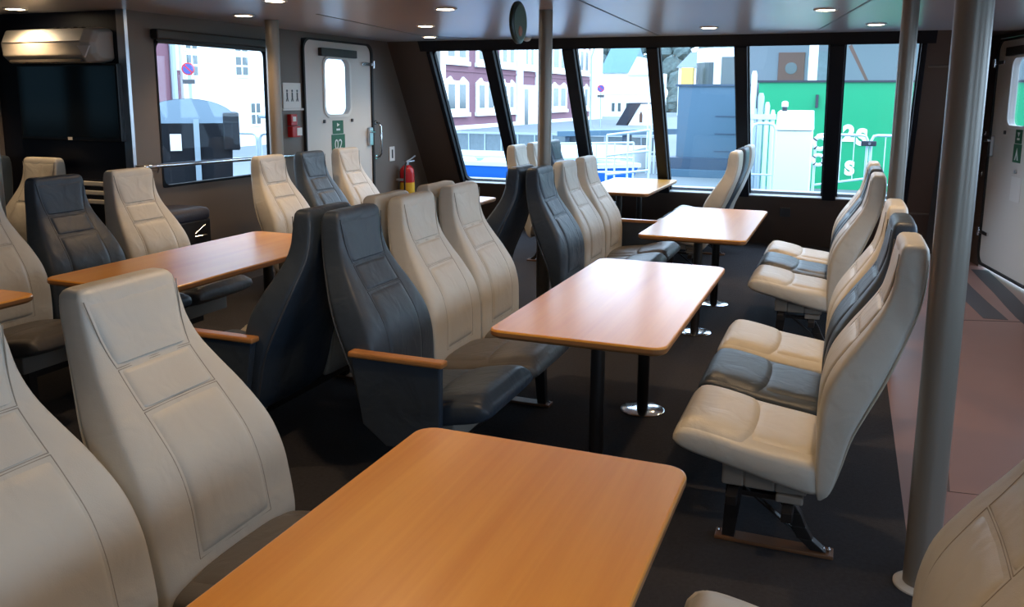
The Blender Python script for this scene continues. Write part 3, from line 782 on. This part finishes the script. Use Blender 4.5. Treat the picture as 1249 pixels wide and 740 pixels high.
b = thing('street_building', 'long maroon building with ornate white window surrounds beyond the front left windows', 'building', (-20, 56, GZ))
IV = Matrix.Translation((20, -56, -GZ))
BX = IV @ FXO
mb = MB(BX); mb.box(40.9, 71.6, GZ, 8.5, -10, 0); mb.build('wall', M['maroon'], b)
mb = MB(BX); mb.box(39.6, 41.0, GZ, 8.5, -10, .12); mb.box(68.2, 71.7, GZ, 8.5, -10, .12); mb.box(51.5, 52.5, GZ, 8.5, 0, .12); mb.box(55.1, 56.1, GZ, 8.5, 0, .12); mb.build('pilaster', M['plaster'], b)
mb = MB(BX); mb.box(40.9, 71.7, GZ, .10, 0, .15); mb.build('plinth', M['plaster'], b)
mb = MB(BX); mb.box(40.9, 71.7, 3.02, 3.12, 0, .05); mb.build('string_course', M['maroon'], b)
def ornate(y0, y1, z0, z1):
    cy = (y0 + y1) / 2
    out = [(y0, z0), (y1, z0), (y1, z1), (y1 - .25, z1 + .12), (y1 - .7, z1 + .30), (cy + .5, z1 + .10), (cy, z1 + .06), (cy - .5, z1 + .10), (y0 + .7, z1 + .30), (y0 + .25, z1 + .12), (y0, z1)]
    mb = MB(BX); mb.prism(out, 0, .10); mb.box(y0 - .1, y1 + .1, z0 - .10, z0 + .12, 0, .18); f = mb.build('window', M['plaster'], b)
    for a in (y0 + .38, cy + .28):
        mb = MB(BX); mb.box(a, a + (cy - y0) - .72, z0 + .35, z1 - .12, .10, .112); mb.build('pane', M['extpane'], f)
for y0, y1 in ((40.98, 44.0), (45.1, 48.0), (48.7, 51.3), (58.4, 62.0), (64.9, 67.8)):
    ornate(y0, y1, .68, 2.45); ornate(y0, y1, 3.45, 5.35)
ornate(52.7, 54.9, 3.45, 5.35)
mb = MB(BX); mb.box(52.6, 55.0, GZ, 2.45, 0, .14); dd = mb.build('door', M['plaster'], b)
mb = MB(BX); mb.box(52.75, 53.4, GZ, 2.2, .14, .155); mb.build('dark_leaf', M['extpane'], dd)
mb = MB(BX); mb.box(53.45, 54.75, GZ, 2.2, .14, .155); mb.build('pale_leaf', M['plaster2'], dd)

b2 = thing('street_building', 'white house with small four-pane windows seen through the left window', 'building', (-20, 27, GZ))
BX2 = Matrix.Translation((20, -27, -GZ)) @ FXO
mb = MB(BX2); mb.box(21.95, 33, GZ, 7.5, -9, 0); mb.build('wall', M['plaster'], b2)
def pane4(y0, y1, z0, z1):
    mb = MB(BX2); mb.box(y0 - .06, y1 + .06, z0 - .06, z1 + .06, 0, .05); f = mb.build('window', M['plaster'], b2)
    w = (y1 - y0) / 2; h = (z1 - z0) / 2
    for i in (0, 1):
        for j in (0, 1):
            mb = MB(BX2); mb.box(y0 + i * w + .04, y0 + i * w + w - .04, z0 + j * h + .035, z0 + j * h + h - .035, .05, .058); mb.build('pane', M['extpane'], f)
pane4(22.05, 22.62, 2.27, 2.98); pane4(24.44, 25.14, 2.34, 3.02); pane4(22.05, 22.62, 3.12, 3.8); pane4(24.44, 25.14, 3.16, 3.85); pane4(25.15, 25.72, .62, 1.42)
mb = MB(BX2); mb.box(23.12, 24.08, GZ, 1.66, 0, .04); mb.build('door', M['plaster2'], b2)
mb = MB(BX2); mb.tube([(26.25, GZ, .06), (26.25, 7.5, .06)], .06, 8); mb.build('downpipe', M['plaster2'], b2)
b3 = thing('street_building', 'maroon gable end with white drainpipe at the left edge of the left window', 'building', (-20, 20, GZ))
BX3 = Matrix.Translation((20, -20, -GZ)) @ FXO
mb = MB(BX3); mb.box(16, 21.45, GZ, 7, -9, 0); mb.build('wall', M['maroon'], b3)
mb = MB(BX3); mb.box(21.45, 21.93, 2.45, 7, -3, -.1); mb.build('side_strip', M['plaster'], b3)
mb = MB(BX3); mb.box(21.45, 21.93, GZ, 2.45, -3, -.1); mb.build('side_wall', M['maroon'], b3)
mb = MB(BX3); mb.tube([(21.45, GZ, .08), (21.45, 7, .08)], .10, 8); mb.build('drainpipe', M['galv'], b3)

# road sign seen in the left window and one by the pale house
def road_sign(x, y, zc, r, label):
    t = thing('road_sign', label, 'road sign', (x, y, GZ), 0, 'round blue parking signs')
    SX = Matrix(((1, 0, 0, 0), (0, 0, -1, 0), (0, 1, 0, 0), (0, 0, 0, 1)))
    rot = Matrix.Rotation(math.atan2(-x, y), 4, 'Z') @ SX
    mb = MB(); mb.tube([(0, .03, 0), (0, .03, zc - GZ + r)], .035, 8); mb.build('post', M['galv'], t)
    mb = MB(Matrix.Translation((0, 0, zc - GZ)) @ rot); mb.lathe([(r, 0), (r, .02)], n=24); d = mb.build('disc', M['red'], t)
    mb = MB(Matrix.Translation((0, 0, zc - GZ)) @ rot); mb.lathe([(r * .8, .02), (r * .8, .026)], n=24); mb.build('field', M['sign_blue'], d)
    mb = MB(Matrix.Translation((0, 0, zc - GZ)) @ rot); mb.loft([[(-r * .65, r * .48, .026), (-r * .48, r * .65, .026), (r * .65, -r * .48, .026), (r * .48, -r * .65, .026)], [(-r * .65, r * .48, .03), (-r * .48, r * .65, .03), (r * .65, -r * .48, .03), (r * .48, -r * .65, .03)]]); mb.build('red_bar', M['red'], d)
    mb = MB(Matrix.Translation((0, 0, zc - GZ)) @ rot); mb.box(-r * .95, r * .95, -r * 2.4, -r * 1.7, 0, .02); mb.build('lower_plate', M['print'], t)
road_sign(-12.62, 14.0, 2.186, .125, 'round blue and red no-parking sign in front of the white house')
road_sign(-13.95, 50.0, 2.2, .22, 'round blue and red sign on a post before the pale far house')

# container outside left window
t = thing('waste_container', 'black waste container with domed pale lid on the quay outside the left window', 'waste container', (-9.30, 10.7, GZ))
CXM = Matrix.Rotation(math.radians(41), 4, 'Z')
mb = MB(CXM); mb.loft([[(-.72, -.36, .12), (.30, -.36, .12), (.30, .36, .12), (-.72, .36, .12)], [(-.80, -.45, 1.36), (.34, -.45, 1.36), (.34, .45, 1.36), (-.80, .45, 1.36)]]); body = mb.build('body', M['rubbish'], t, bevel=.02)
def arc(y, k=1.0, n=14):
    out = []
    for i in range(n + 1):
        a = PI * i / n; out.append((-.30 + .72 * k * math.cos(a), y, 1.36 + .36 * k * math.sin(a)))
    return out
mb = MB(CXM); mb.loft([arc(-.46), arc(.46)]); lid = mb.build('domed_lid', M['lid'], t, True)
for y in (-.30, -.02, .26):
    mb = MB(CXM); mb.loft([arc(y, 1.012), arc(y + .10, 1.012)]); mb.build('lid_stripe', M['rubbish'], lid, True)
mb = MB(CXM); mb.box(.20, .44, -.47, .47, .95, 1.52); mb.build('end_block', M['rubbish'], t, bevel=.02)
mb = MB(CXM); mb.box(-.22, -.14, -.475, -.44, .1, 1.42); mb.build('strap', M['galv'], t)
mb = MB(CXM); mb.box(-.56, -.40, -.452, -.43, .95, 1.20); mb.build('sticker', M['white'], t)
for x in (-.55, .2):
    for y in (-.25, .25):
        mb = MB(CXM @ Matrix.Translation((x, y, .07)) @ Matrix.Rotation(PI / 2, 4, 'X')); mb.lathe([(.07, -.025), (.07, .025)], n=16); mb.build('wheel', M['rubber'], t, True)

def hoop_rail(x0, x1, y, z0, z1, n, r, m, name, label, cat, group=None, bars=()):
    t = thing(name, label, cat, (x0, y, z0), 0, group)
    w = (x1 - x0) / n
    for i in range(n):
        a, b = i * w + .03, (i + 1) * w - .03; h = z1 - z0
        mb = MB(); mb.tube([(a, 0, 0), (a, 0, h - .08), (a + .03, 0, h - .02), (a + .09, 0, h), (b - .09, 0, h), (b - .03, 0, h - .02), (b, 0, h - .08), (b, 0, 0)], r, 8); mb.build('hoop', m, t, True)
        for q in bars:
            mb = MB(); mb.tube([(a, 0, h * q), (b, 0, h * q)], r * .7, 6); mb.build('cross_bar', m, t, True)
    return t
hoop_rail(-9.9, -7.2, 11.8, GZ, 1.03, 4, .028, M['railwhite'], 'quay_railing', 'white hooped railing on the quay right of the black container', 'railing', bars=(.62,))
t = thing('quay_handrail', 'blue-grey horizontal bar above the hooped railing outside the left window', 'handrail', (-8.6, 12.6, GZ))
mb = MB(); mb.tube([(-1.2, 0, 1.42), (1.8, 0, 1.42)], .045, 8); mb.build('bar', M['galv'], t)
for x in (-1.0, .2, 1.5):
    mb = MB(); mb.tube([(x, 0, 0), (x, 0, 1.42)], .03, 8); mb.build('post', M['galv'], t)
t = thing('blue_tarp_crate', 'bright blue tub on the quay below the hooped railing', 'tub', (-8.05, 11.25, GZ))
mb = MB(); mb.loft([[(p[0], p[1], z) for p in rrect(-.5 - d, .5 + d, -.3 - d, .3 + d, .05)] for d, z in ((-.05, 0), (0, .66))]); mb.build('body', M['bluehull'], t)
mb = MB(); mb.plate(rrect(-.54, .54, -.34, .34, .05), rrect(-.46, .46, -.26, .26, .04), .64, .69); mb.build('rim', M['railwhite'], t)

# quay fence and boats
t = thing('quay_fence', 'low dark mesh fence along the quay in front of the maroon building', 'fence', (-9, 24, GZ))
mb = MB(); mb.box(-3.5, 4.2, 0, .06, .16, .66); mb.build('mesh_panel', M['fence'], t)
mb = MB(); mb.box(-3.5, 4.2, -.25, .3, 0, .16); mb.build('ledge', M['plaster2'], t)
for k in range(15):
    mb = MB(); mb.box(-3.5 + k * .54, -3.46 + k * .54, -.03, 0, .16, .72); mb.build('post', M['galv'], t)
mb = MB(); mb.box(-3.5, 4.2, -.04, .02, .68, .72); mb.build('top_rail', M['galv'], t)
t = thing('moored_boat', 'bright blue boat moored in front of the first front windows', 'boat', (-6.3, 16.5, GZ))
hull = []
for z, gx, gy in ((0, .0, .0), (.25, .12, .1), (.43, .2, .16)):
    hull.append([(-1.9 - gx, -.75 - gy, z), (1.5, -.75 - gy, z), (2.3 + gx, 0, z), (1.5, .75 + gy, z), (-1.9 - gx, .75 + gy, z)])
mb = MB(); mb.loft(hull); mb.build('hull', M['bluehull'], t)
mb = MB(); mb.plate([(p[0] * 1.02, p[1] * 1.03) for p in hull[2]], [(p[0] * .92, p[1] * .85) for p in hull[2]], .42, .50); mb.build('gunwale', M['railwhite'], t)
for x in (-1.2, -.4, .5):
    mb = MB(); mb.loft([[(p[0] + x, p[1] - .3, z) for p in rrect(-.28 + d, .28 - d, -.2 + d, .2 - d, .05)] for d, z in ((0, .4), (0, .48), (.05, .53))]); mb.build('bench', M['plaster2'], t)
mb = MB(); mb.box(-7.5, -4.7, 18.6, 21.6, GZ, .45); mb.xf = None
t = mb.build('pontoon', M['plaster2'], bevel=.03); tag(t, 'pale floating pontoon behind the moored blue boat', 'pontoon')

# walkway bridge and railings in the third window
t = thing('walkway', 'pale blue raised walkway crossing behind the railings in the third front window', 'walkway', (-6.2, 22.6, GZ))
mb = MB(); mb.loft([[(-1.2, -.4, .72), (2.4, -.4, .86), (2.4, .4, .86), (-1.2, .4, .72)], [(-1.2, -.4, .86), (2.4, -.4, 1.00), (2.4, .4, 1.00), (-1.2, .4, .86)]]); mb.build('deck', M['gang'], t)
for x in (-1.0, .6, 2.1):
    mb = MB(); mb.box(x, x + .12, -.3, .3, 0, .78); mb.build('pier', M['gangdark'], t)
def deck_rail(x0, x1, y, z1, slope, label):
    t = thing('deck_railing', label, 'railing', (x0, y, GZ), 0, 'white tubular railings outside the front windows')
    w = x1 - x0; h = z1 - GZ
    for k, q in enumerate((1, .70, .42)):
        mb = MB(); mb.tube([(0, 0, h * q), (w, 0, h * q + slope)], .020, 8); mb.build('rail', M['railwhite'], t, True)
    n = max(2, int(w / .33))
    for k in range(n + 1):
        mb = MB(); mb.tube([(w * k / n, 0, 0), (w * k / n, 0, h + slope * k / n)], .018, 8); mb.build('post', M['railwhite'], t, True)
deck_rail(-3.78, -3.05, 14, 1.03, .10, 'white tubular railing in the third front window')
deck_rail(-5.0, -3.6, 15.2, .80, .05, 'thin white railing behind the blue boat, left part of the third window')
hoop_rail(-1.38, -.98, 13.4, GZ, 1.28, 1, .022, M['railwhite'], 'gate_hoop', 'white hooped gate rail left of the white locker', 'railing', bars=(.45,))

# pale house with blue roof, far
b4 = thing('street_building', 'pale far house with slate blue roof and gable in the third front window', 'building', (-20, 80, GZ))
mb = MB(); mb.box(-2.3, 2.4, 0, 8, 0, 4.2); mb.build('wall', M['plaster'], b4)
mb = MB(); mb.loft([[(-2.5, -.2, 4.1), (-2.5, 8.2, 4.1), (-2.5, 4, 6.6)], [(.5, -.2, 4.1), (.5, 8.2, 4.1), (.5, 4, 6.6)]]); mb.build('roof', M['roofblue'], b4)
mb = MB(); mb.loft([[(.3, -.3, 3.9), (2.4, -.3, 3.9), (1.2, -.3, 5.6)], [(.3, 6, 3.9), (2.4, 6, 3.9), (1.2, 6, 5.6)]]); mb.build('gable', M['plaster2'], b4)
for x in (-1.2, -.6, .2, 1.3):
    mb = MB(); mb.box(x, x + .28, -.03, 0, .5, 1.3); mb.build('window', M['extpane'], b4)
mb = MB(); mb.box(-2.3, 2.4, -.05, 0, 2.1, 2.2); mb.build('band', M['plaster2'], b4)
b5 = thing('shed', 'small steep-roofed dark shed with white gable in the third front window', 'shed', (-13.0, 55, GZ))
mb = MB(); mb.loft([[(-.45, 0, 0), (.85, 0, 0), (.35, 0, 1.42)], [(-.45, 3, 0), (.85, 3, 0), (.35, 3, 1.42)]]); mb.build('wall', M['plaster'], b5)
mb = MB(); mb.loft([[(-1.25, -.1, 0), (-.55, -.1, 0), (.42, -.1, 1.46), (-.42, -.1, 1.46)], [(-1.25, 3, 0), (-.55, 3, 0), (.42, 3, 1.46), (-.42, 3, 1.46)]]); mb.build('roof', M['roofdark'], b5)
mb = MB(); mb.loft([[(.30, -.02, .2), (.5, -.02, .2), (.5, -.02, .7), (.40, -.02, .95), (.30, -.02, .7)], [(.30, 0, .2), (.5, 0, .2), (.5, 0, .7), (.40, 0, .95), (.30, 0, .7)]]); mb.build('window', M['shipdoor'], b5)
t = thing('street_lamp', 'thin grey street lamp post left of the pale far house', 'lamp post', (-14.55, 50, GZ))
mb = MB(); mb.tube([(0, 0, 0), (0, 0, 4.2), (.15, 0, 4.7), (.6, 0, 4.85)], .05, 8); mb.build('post', M['galv'], t)
mb = MB(); mb.box(.5, .95, -.08, .08, 4.80, 4.90); mb.build('head', M['galv'], t)
# wooded hill
mb = MB()
rnd = random.Random(3)
def blob(cx, cy, cz, r):
    L = []
    for i in range(7):
        a = -PI / 2 + PI * (i + .5) / 7; L.append([(cx + r * math.cos(a) * math.cos(2 * PI * k / 9) * rnd.uniform(.75, 1.2), cy + r * math.cos(a) * math.sin(2 * PI * k / 9) * rnd.uniform(.75, 1.2), cz + r * math.sin(a) * rnd.uniform(.8, 1.15)) for k in range(9)])
    mb.loft(L)
for k in range(170):
    q = rnd.random(); x = rnd.uniform(-42, -14); blob(x, 108 + 14 * q + rnd.uniform(-1, 1), 12.5 * q, rnd.uniform(.9, 2.1))
tag(mb.build('hillside_trees', M['leafy']), 'dark wooded hillside far behind the pale houses', 'trees', kind='stuff')
b6 = thing('street_building', 'white far house with grey roof behind the gangway in the fourth front window', 'building', (-14, 90, GZ))
mb = MB(); mb.box(-2.8, 3, 0, 6, 0, 5.0); mb.build('wall', M['plaster'], b6)
mb = MB(); mb.loft([[(-3, -.3, 4.9), (3.2, -.3, 4.9), (3.2, 6.3, 4.9), (-3, 6.3, 4.9)], [(-2, 2.4, 6.6), (2.2, 2.4, 6.6), (2.2, 3.6, 6.6), (-2, 3.6, 6.6)]]); mb.build('roof', M['fence'], b6)

# raised gangway
t = thing('gangway', 'tall blue-grey raised gangway ramp in the fourth front window', 'gangway', (-3.0, 20, GZ))
mb = MB(); mb.box(-.72, .85, 0, .25, .42, 2.04); mb.build('ramp_panel', M['gang'], t)
mb = MB(); mb.box(-.78, .9, -.04, .30, 2.04, 2.09); mb.build('top_edge', M['gangdark'], t)
for z in (.55, .95, 1.35):
    mb = MB(); mb.box(.15, .62, -.012, 0, z, z + .03); mb.build('step_mark', M['gangdark'], t)
mb = MB(); mb.box(-.85, .85, -.35, .25, .16, .42); mb.build('hinge_beam', M['gangdark'], t)
mb = MB(); mb.box(-1.0, .95, -.6, .3, 0, .16); mb.build('base', M['gang'], t)
t = thing('ladder_gate', 'tall white lattice gate standing left of the blue-grey gangway', 'gate', (-4.42, 20, GZ))
for x, h in ((0, 2.3), (.09, 2.05), (.18, 2.2), (.27, 1.95), (.34, 2.1)):
    mb = MB(); mb.tube([(x, 0, 0), (x + .02, 0, h)], .020, 8); mb.build('upright', M['railwhite'], t)
for z in (.5, 1.0, 1.5, 1.85):
    mb = MB(); mb.tube([(0, 0, z), (.36, 0, z + .02)], .014, 6); mb.build('cross_bar', M['railwhite'], t)

# white ship behind gangway
t = thing('moored_ship', 'white ship deckhouse with large curved windows above the gangway', 'ship', (-4.9, 34, GZ))
mb = MB(); pts = []
for k in range(9):
    a = PI - PI / 2 * k / 8; pts.append((.1 + 1.0 * math.cos(a), 1.0 - 1.0 * math.sin(a)))
pts += [(3.4, 0), (3.4, 3), (-.9, 3)]
mb.prism(pts, 0, 3.7); mb.build('deckhouse', M['plaster'], t)
mb = MB(); q = []
for k in range(1, 8):
    a = PI - PI / 2 * k / 8; q.append((.1 + 1.01 * math.cos(a), 1.0 - 1.01 * math.sin(a)))
mb.loft([[(p[0], p[1] - .01, z) for p in q] for z in (2.2, 3.15)], False, False, closed=False); mb.build('curved_window', M['extpane'], t)
mb = MB(); mb.box(.2, 1.0, -.03, 0, 2.2, 3.35); mb.build('front_window', M['extpane'], t)
mb = MB(); mb.box(1.12, 2.6, -.03, 0, 2.2, 3.35); mb.build('front_window', M['extpane'], t)
t = thing('vent_box', 'small ochre box above the gangway edge beside the white deckhouse', 'box', (-6.0, 33.9, GZ))
mb = MB(); mb.box(-.2, .24, 0, .3, 0, 2.3); mb.build('pedestal', M['plaster2'], t); mb = MB(); mb.box(-.22, .24, -.02, .3, 2.3, 2.95); mb.build('upper_box', M['ochre'], t, bevel=.02)

# green ship
t = thing('moored_ship', 'green hulled ship with white deckhouse alongside the right front windows', 'ship', (-1.6, 18, GZ))
mb = MB(); mb.loft([[(-.05, .0, 0), (5.5, .0, 0), (5.5, 6, 0), (-.05, 6, 0)], [(-.12, -.12, 2.10), (5.5, -.12, 2.08), (5.5, 6, 2.10), (-.12, 6, 2.10)]]); mb.build('hull', M['hull'], t)
mb = MB(); mb.box(-.16, 5.5, -.16, 0, 2.09, 2.13); mb.build('rub_rail', M['roofdark'], t)
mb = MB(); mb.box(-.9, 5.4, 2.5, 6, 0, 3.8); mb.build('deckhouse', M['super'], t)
mb = MB(); mb.box(.03, .60, 2.46, 2.5, 2.0, 2.80); sd = mb.build('cabin_door', M['shipdoor'], t, bevel=.01)
mb = MB(Matrix.Translation((.315, 2.46, 2.45)) @ Matrix.Rotation(PI / 2, 4, 'X')); mb.lathe([(.13, 0), (.13, .012)], n=22); mb.build('porthole', M['extpane'], sd)
mb = MB(); mb.box(.76, 1.16, 2.46, 2.5, 2.0, 2.82); mb.build('dark_recess', M['fence'], t)
mb = MB(); mb.box(.78, .95, .3, .45, 2.1, 3.6); mb.build('mast_post', M['locker'], t)
mb = MB(); mb.loft([[(1.50, .8, 2.82), (1.56, .8, 2.86), (1.56, .84, 2.86), (1.50, .84, 2.82)], [(1.88, .8, 2.10), (1.94, .8, 2.10), (1.94, .84, 2.10), (1.88, .84, 2.10)]]); mb.build('stair_rail', M['shipdoor'], t)
mb = MB(); mb.box(-.9, 5.4, 1.6, 6, 3.8, 3.9); mb.build('upper_deck', M['plaster'], t)
mb = MB(); mb.tube([(1.0, -.13, 1.85), (1.0, -.16, 1.6)], .03, 6); mb.build('fender_hook', M['roofdark'], t)
HX = Matrix(((1, 0, 0, 0), (0, 0, 1, 0), (0, 1, 0, 0), (0, 0, 0, 1)))
def hull_text(ch, x, z, size):
    y = -.12 * (z / 2.1) - .012
    text('hull_letter', ch, size, Matrix.Translation((x, y, z)) @ Matrix.Rotation(PI / 2, 4, 'X'), M['ring'], t, .003, .022)
for ch, x, z, sz in (('2', 1.62, 1.10, .42), ('S', 1.86, 1.03, .42), ('S', 1.68, .42, .36), ('P', 1.33, .42, .30)): hull_text(ch, x, z, sz)

# own foredeck
mb = MB(); mb.box(-2.6, 2.2, 10.35, 13.9, GZ, .02); struct(mb.build('foredeck_ground', M['gang']))
t = thing('deck_locker', 'tall white deck locker in front of the green ship', 'locker', (-.70, 12.5, .02))
mb = MB(); mb.box(-.235, .245, 0, .4, 0, 1.19); mb.build('body', M['locker'], t, bevel=.012)
mb = MB(); mb.loft([[(-.245, -.02, 1.195), (.255, -.02, 1.195), (.255, .42, 1.195), (-.245, .42, 1.195)], [(-.23, .02, 1.45), (.24, .02, 1.45), (.24, .42, 1.47), (-.23, .42, 1.47)]]); mb.build('lid', M['locker'], t, bevel=.012)
mb = MB(); mb.lathe([(.035, 1.46), (.035, 1.52)], (-.15, .2, 0), 12); mb.build('vent_stub', M['roofdark'], t); mb = MB(); mb.lathe([(.045, 1.52), (.045, 1.58), (.02, 1.60)], (-.15, .2, 0), 12); mb.build('vent_cap', M['locker'], t, True)
def barrier(x0, x1, y, label):
    b = thing('crowd_barrier', label, 'barrier', (x0, y, .02), 0, 'white crowd barriers in front of the green ship')
    w = x1 - x0
    mb = MB(); mb.tube([(0, 0, .02), (0, 0, 1.06), (.03, 0, 1.12), (.08, 0, 1.13), (w - .08, 0, 1.13), (w - .03, 0, 1.12), (w, 0, 1.06), (w, 0, .02)], .02, 8); mb.build('frame', M['railwhite'], b, True)
    mb = MB(); mb.tube([(0, 0, .40), (w, 0, .52)], .016, 8); mb.build('lower_rail', M['railwhite'], b, True)
    for k in range(1, 4):
        mb = MB(); mb.tube([(w * k / 4, 0, .40 + .12 * k / 4), (w * k / 4, 0, 1.13)], .008, 6); mb.build('bar', M['railwhite'], b, True)
    for x in (.0, w):
        mb = MB(); mb.box(x - .02, x + .02, -.2, .2, 0, .02); mb.build('foot', M['railwhite'], b)
barrier(-.42, .27, 13.01, 'white crowd barrier between the locker and the second right pole')
barrier(.32, 1.05, 13.01, 'white crowd barrier mostly behind the second right pole')
t = thing('barrier_clamp', 'dark clamp joining the two white crowd barriers', 'clamp', (.295, 12.93, 1.04)); mb = MB(); mb.box(-.11, .09, -.035, .035, -.035, .035); mb.build('jaw', M['roofdark'], t, bevel=.01)
mb = MB(); mb.tube([(-.0, -.05, 0), (0, .05, 0)], .02, 8); mb.build('bolt', M['steel'], t)
def lifebuoy(x, y, z, r, label):
    b = thing('lifebuoy', label, 'lifebuoy', (x, y, z), 0, 'white rings on the railing right of the locker')
    mb = MB(); mb.tube([(r * math.cos(2 * PI * k / 24), 0, r * math.sin(2 * PI * k / 24)) for k in range(24)], r * .36, 8, closed=True); mb.build('ring', M['ring'], b, True)
    mb = MB()
    for a in (.6, 2.5, 4.0, 5.6):
        mb.tube([(r * math.cos(a - .12), 0, r * math.sin(a - .12)), (r * math.cos(a), 0, r * math.sin(a)), (r * math.cos(a + .12), 0, r * math.sin(a + .12))], r * .38, 8)
    mb.build('band', M['roofdark'], b, True)
lifebuoy(-.355, 12.92, 1.03, .085, 'white ring hung just right of the locker, upper one')
lifebuoy(-.365, 12.92, .79, .072, 'white ring hung just right of the locker, lower one')
t = thing('post_bundle', 'cluster of tall white and pale blue posts left of the white locker', 'posts', (-1.42, 14.0, GZ))
for x, h, r, m in ((0, 2.2, .045, 'railwhite'), (.12, 1.86, .05, 'galv'), (.22, 1.72, .04, 'railwhite'), (.05, 1.62, .03, 'galv'), (.31, 1.60, .035, 'railwhite')):
    mb = MB(); mb.lathe([(r, 0), (r, h - .06), (r * .6, h)], (x, 0, 0), 12); mb.build('post', M[m], t, True)
mb = MB(); mb.box(-.05, .36, -.05, .05, 1.45, 1.53); mb.build('cap_rail', M['railwhite'], t)

# ------------------------------------------------------------------ light, sky, camera
w = bpy.data.worlds.new('sky'); SC.world = w; w.use_nodes = True
nt = w.node_tree; bg = nt.nodes['Background']; bg.inputs[1].default_value = 1.0
tc = nt.nodes.new('ShaderNodeTexCoord'); sp = nt.nodes.new('ShaderNodeSeparateXYZ'); rp = nt.nodes.new('ShaderNodeValToRGB')
nt.links.new(tc.outputs['Generated'], sp.inputs[0]); nt.links.new(sp.outputs['Z'], rp.inputs[0]); nt.links.new(rp.outputs[0], bg.inputs[0])
rp.color_ramp.elements[0].position = 0; rp.color_ramp.elements[0].color = (.82, 1.06, 1.30, 1)
rp.color_ramp.elements[1].position = .8; rp.color_ramp.elements[1].color = (.72, .92, 1.18, 1)
bg.inputs[1].default_value = 3.8
# daylight portals in the window openings
def portal(M4, sx, sy):
    l = bpy.data.lights.new('portal', 'AREA'); l.shape = 'RECTANGLE'; l.size = sx; l.size_y = sy; l.cycles.is_portal = True
    o = bpy.data.objects.new('portal', l); COL.objects.link(o); o.matrix_world = M4
n_in = Vector((0, -C30, -S30)); up = Vector((0, -S30, C30)); xx = up.cross(-n_in)
c = Vector((-1.95, 10.086 - S30 * (TS + TH) / 2, C30 * (TS + TH) / 2)) - n_in * .14
portal(Matrix(((xx.x, up.x, -n_in.x, c.x), (xx.y, up.y, -n_in.y, c.y), (xx.z, up.z, -n_in.z, c.z), (0, 0, 0, 1))), 5.2, TH - TS)
for a, b in RW:
    q = RX @ Matrix.Translation(((a + b) / 2, (rz0 + rz1) / 2, -.07)) @ Matrix.Rotation(PI, 4, 'X'); portal(q, b - a, rz1 - rz0)
for a, b in BW: portal(Matrix.Translation(((a + b) / 2, -1.58, 1.54)) @ Matrix.Rotation(PI / 2, 4, 'X'), b - a, 1.08)
portal(Matrix(((0, 0, -1, -5.08), (-1, 0, 0, 5.89), (0, 1, 0, 1.5), (0, 0, 0, 1))), 1.4, 1.15)

cam = bpy.data.cameras.new('camera'); co = bpy.data.objects.new('camera', cam); COL.objects.link(co); SC.camera = co
F, PY, YAW, PIT, ROL = 1033.03, 297.25, .373915, .171183, .0054886
fw = Vector((-math.sin(YAW) * math.cos(PIT), math.cos(YAW) * math.cos(PIT), -math.sin(PIT)))
rt = Vector((math.cos(YAW), math.sin(YAW), 0)); upv = rt.cross(fw)
rt, upv = math.cos(ROL) * rt + math.sin(ROL) * upv, -math.sin(ROL) * rt + math.cos(ROL) * upv
co.matrix_world = Matrix(((rt.x, upv.x, -fw.x, 0), (rt.y, upv.y, -fw.y, 0), (rt.z, upv.z, -fw.z, 1.65), (0, 0, 0, 1)))
cam.sensor_fit = 'HORIZONTAL'; cam.sensor_width = 36; cam.lens = F / 1249 * 36
cam.shift_y = -(370 - PY) / 1249
cam.clip_start = .02; cam.clip_end = 500
vs = SC.view_settings
vs.view_transform = 'Standard'; vs.look = 'None'; vs.gamma = 1; vs.use_curve_mapping = False; vs.exposure = .42
SC.cycles.max_bounces = 8; SC.cycles.transparent_max_bounces = 12; SC.cycles.sample_clamp_indirect = 6
SC.cycles.caustics_reflective = False; SC.cycles.caustics_refractive = False
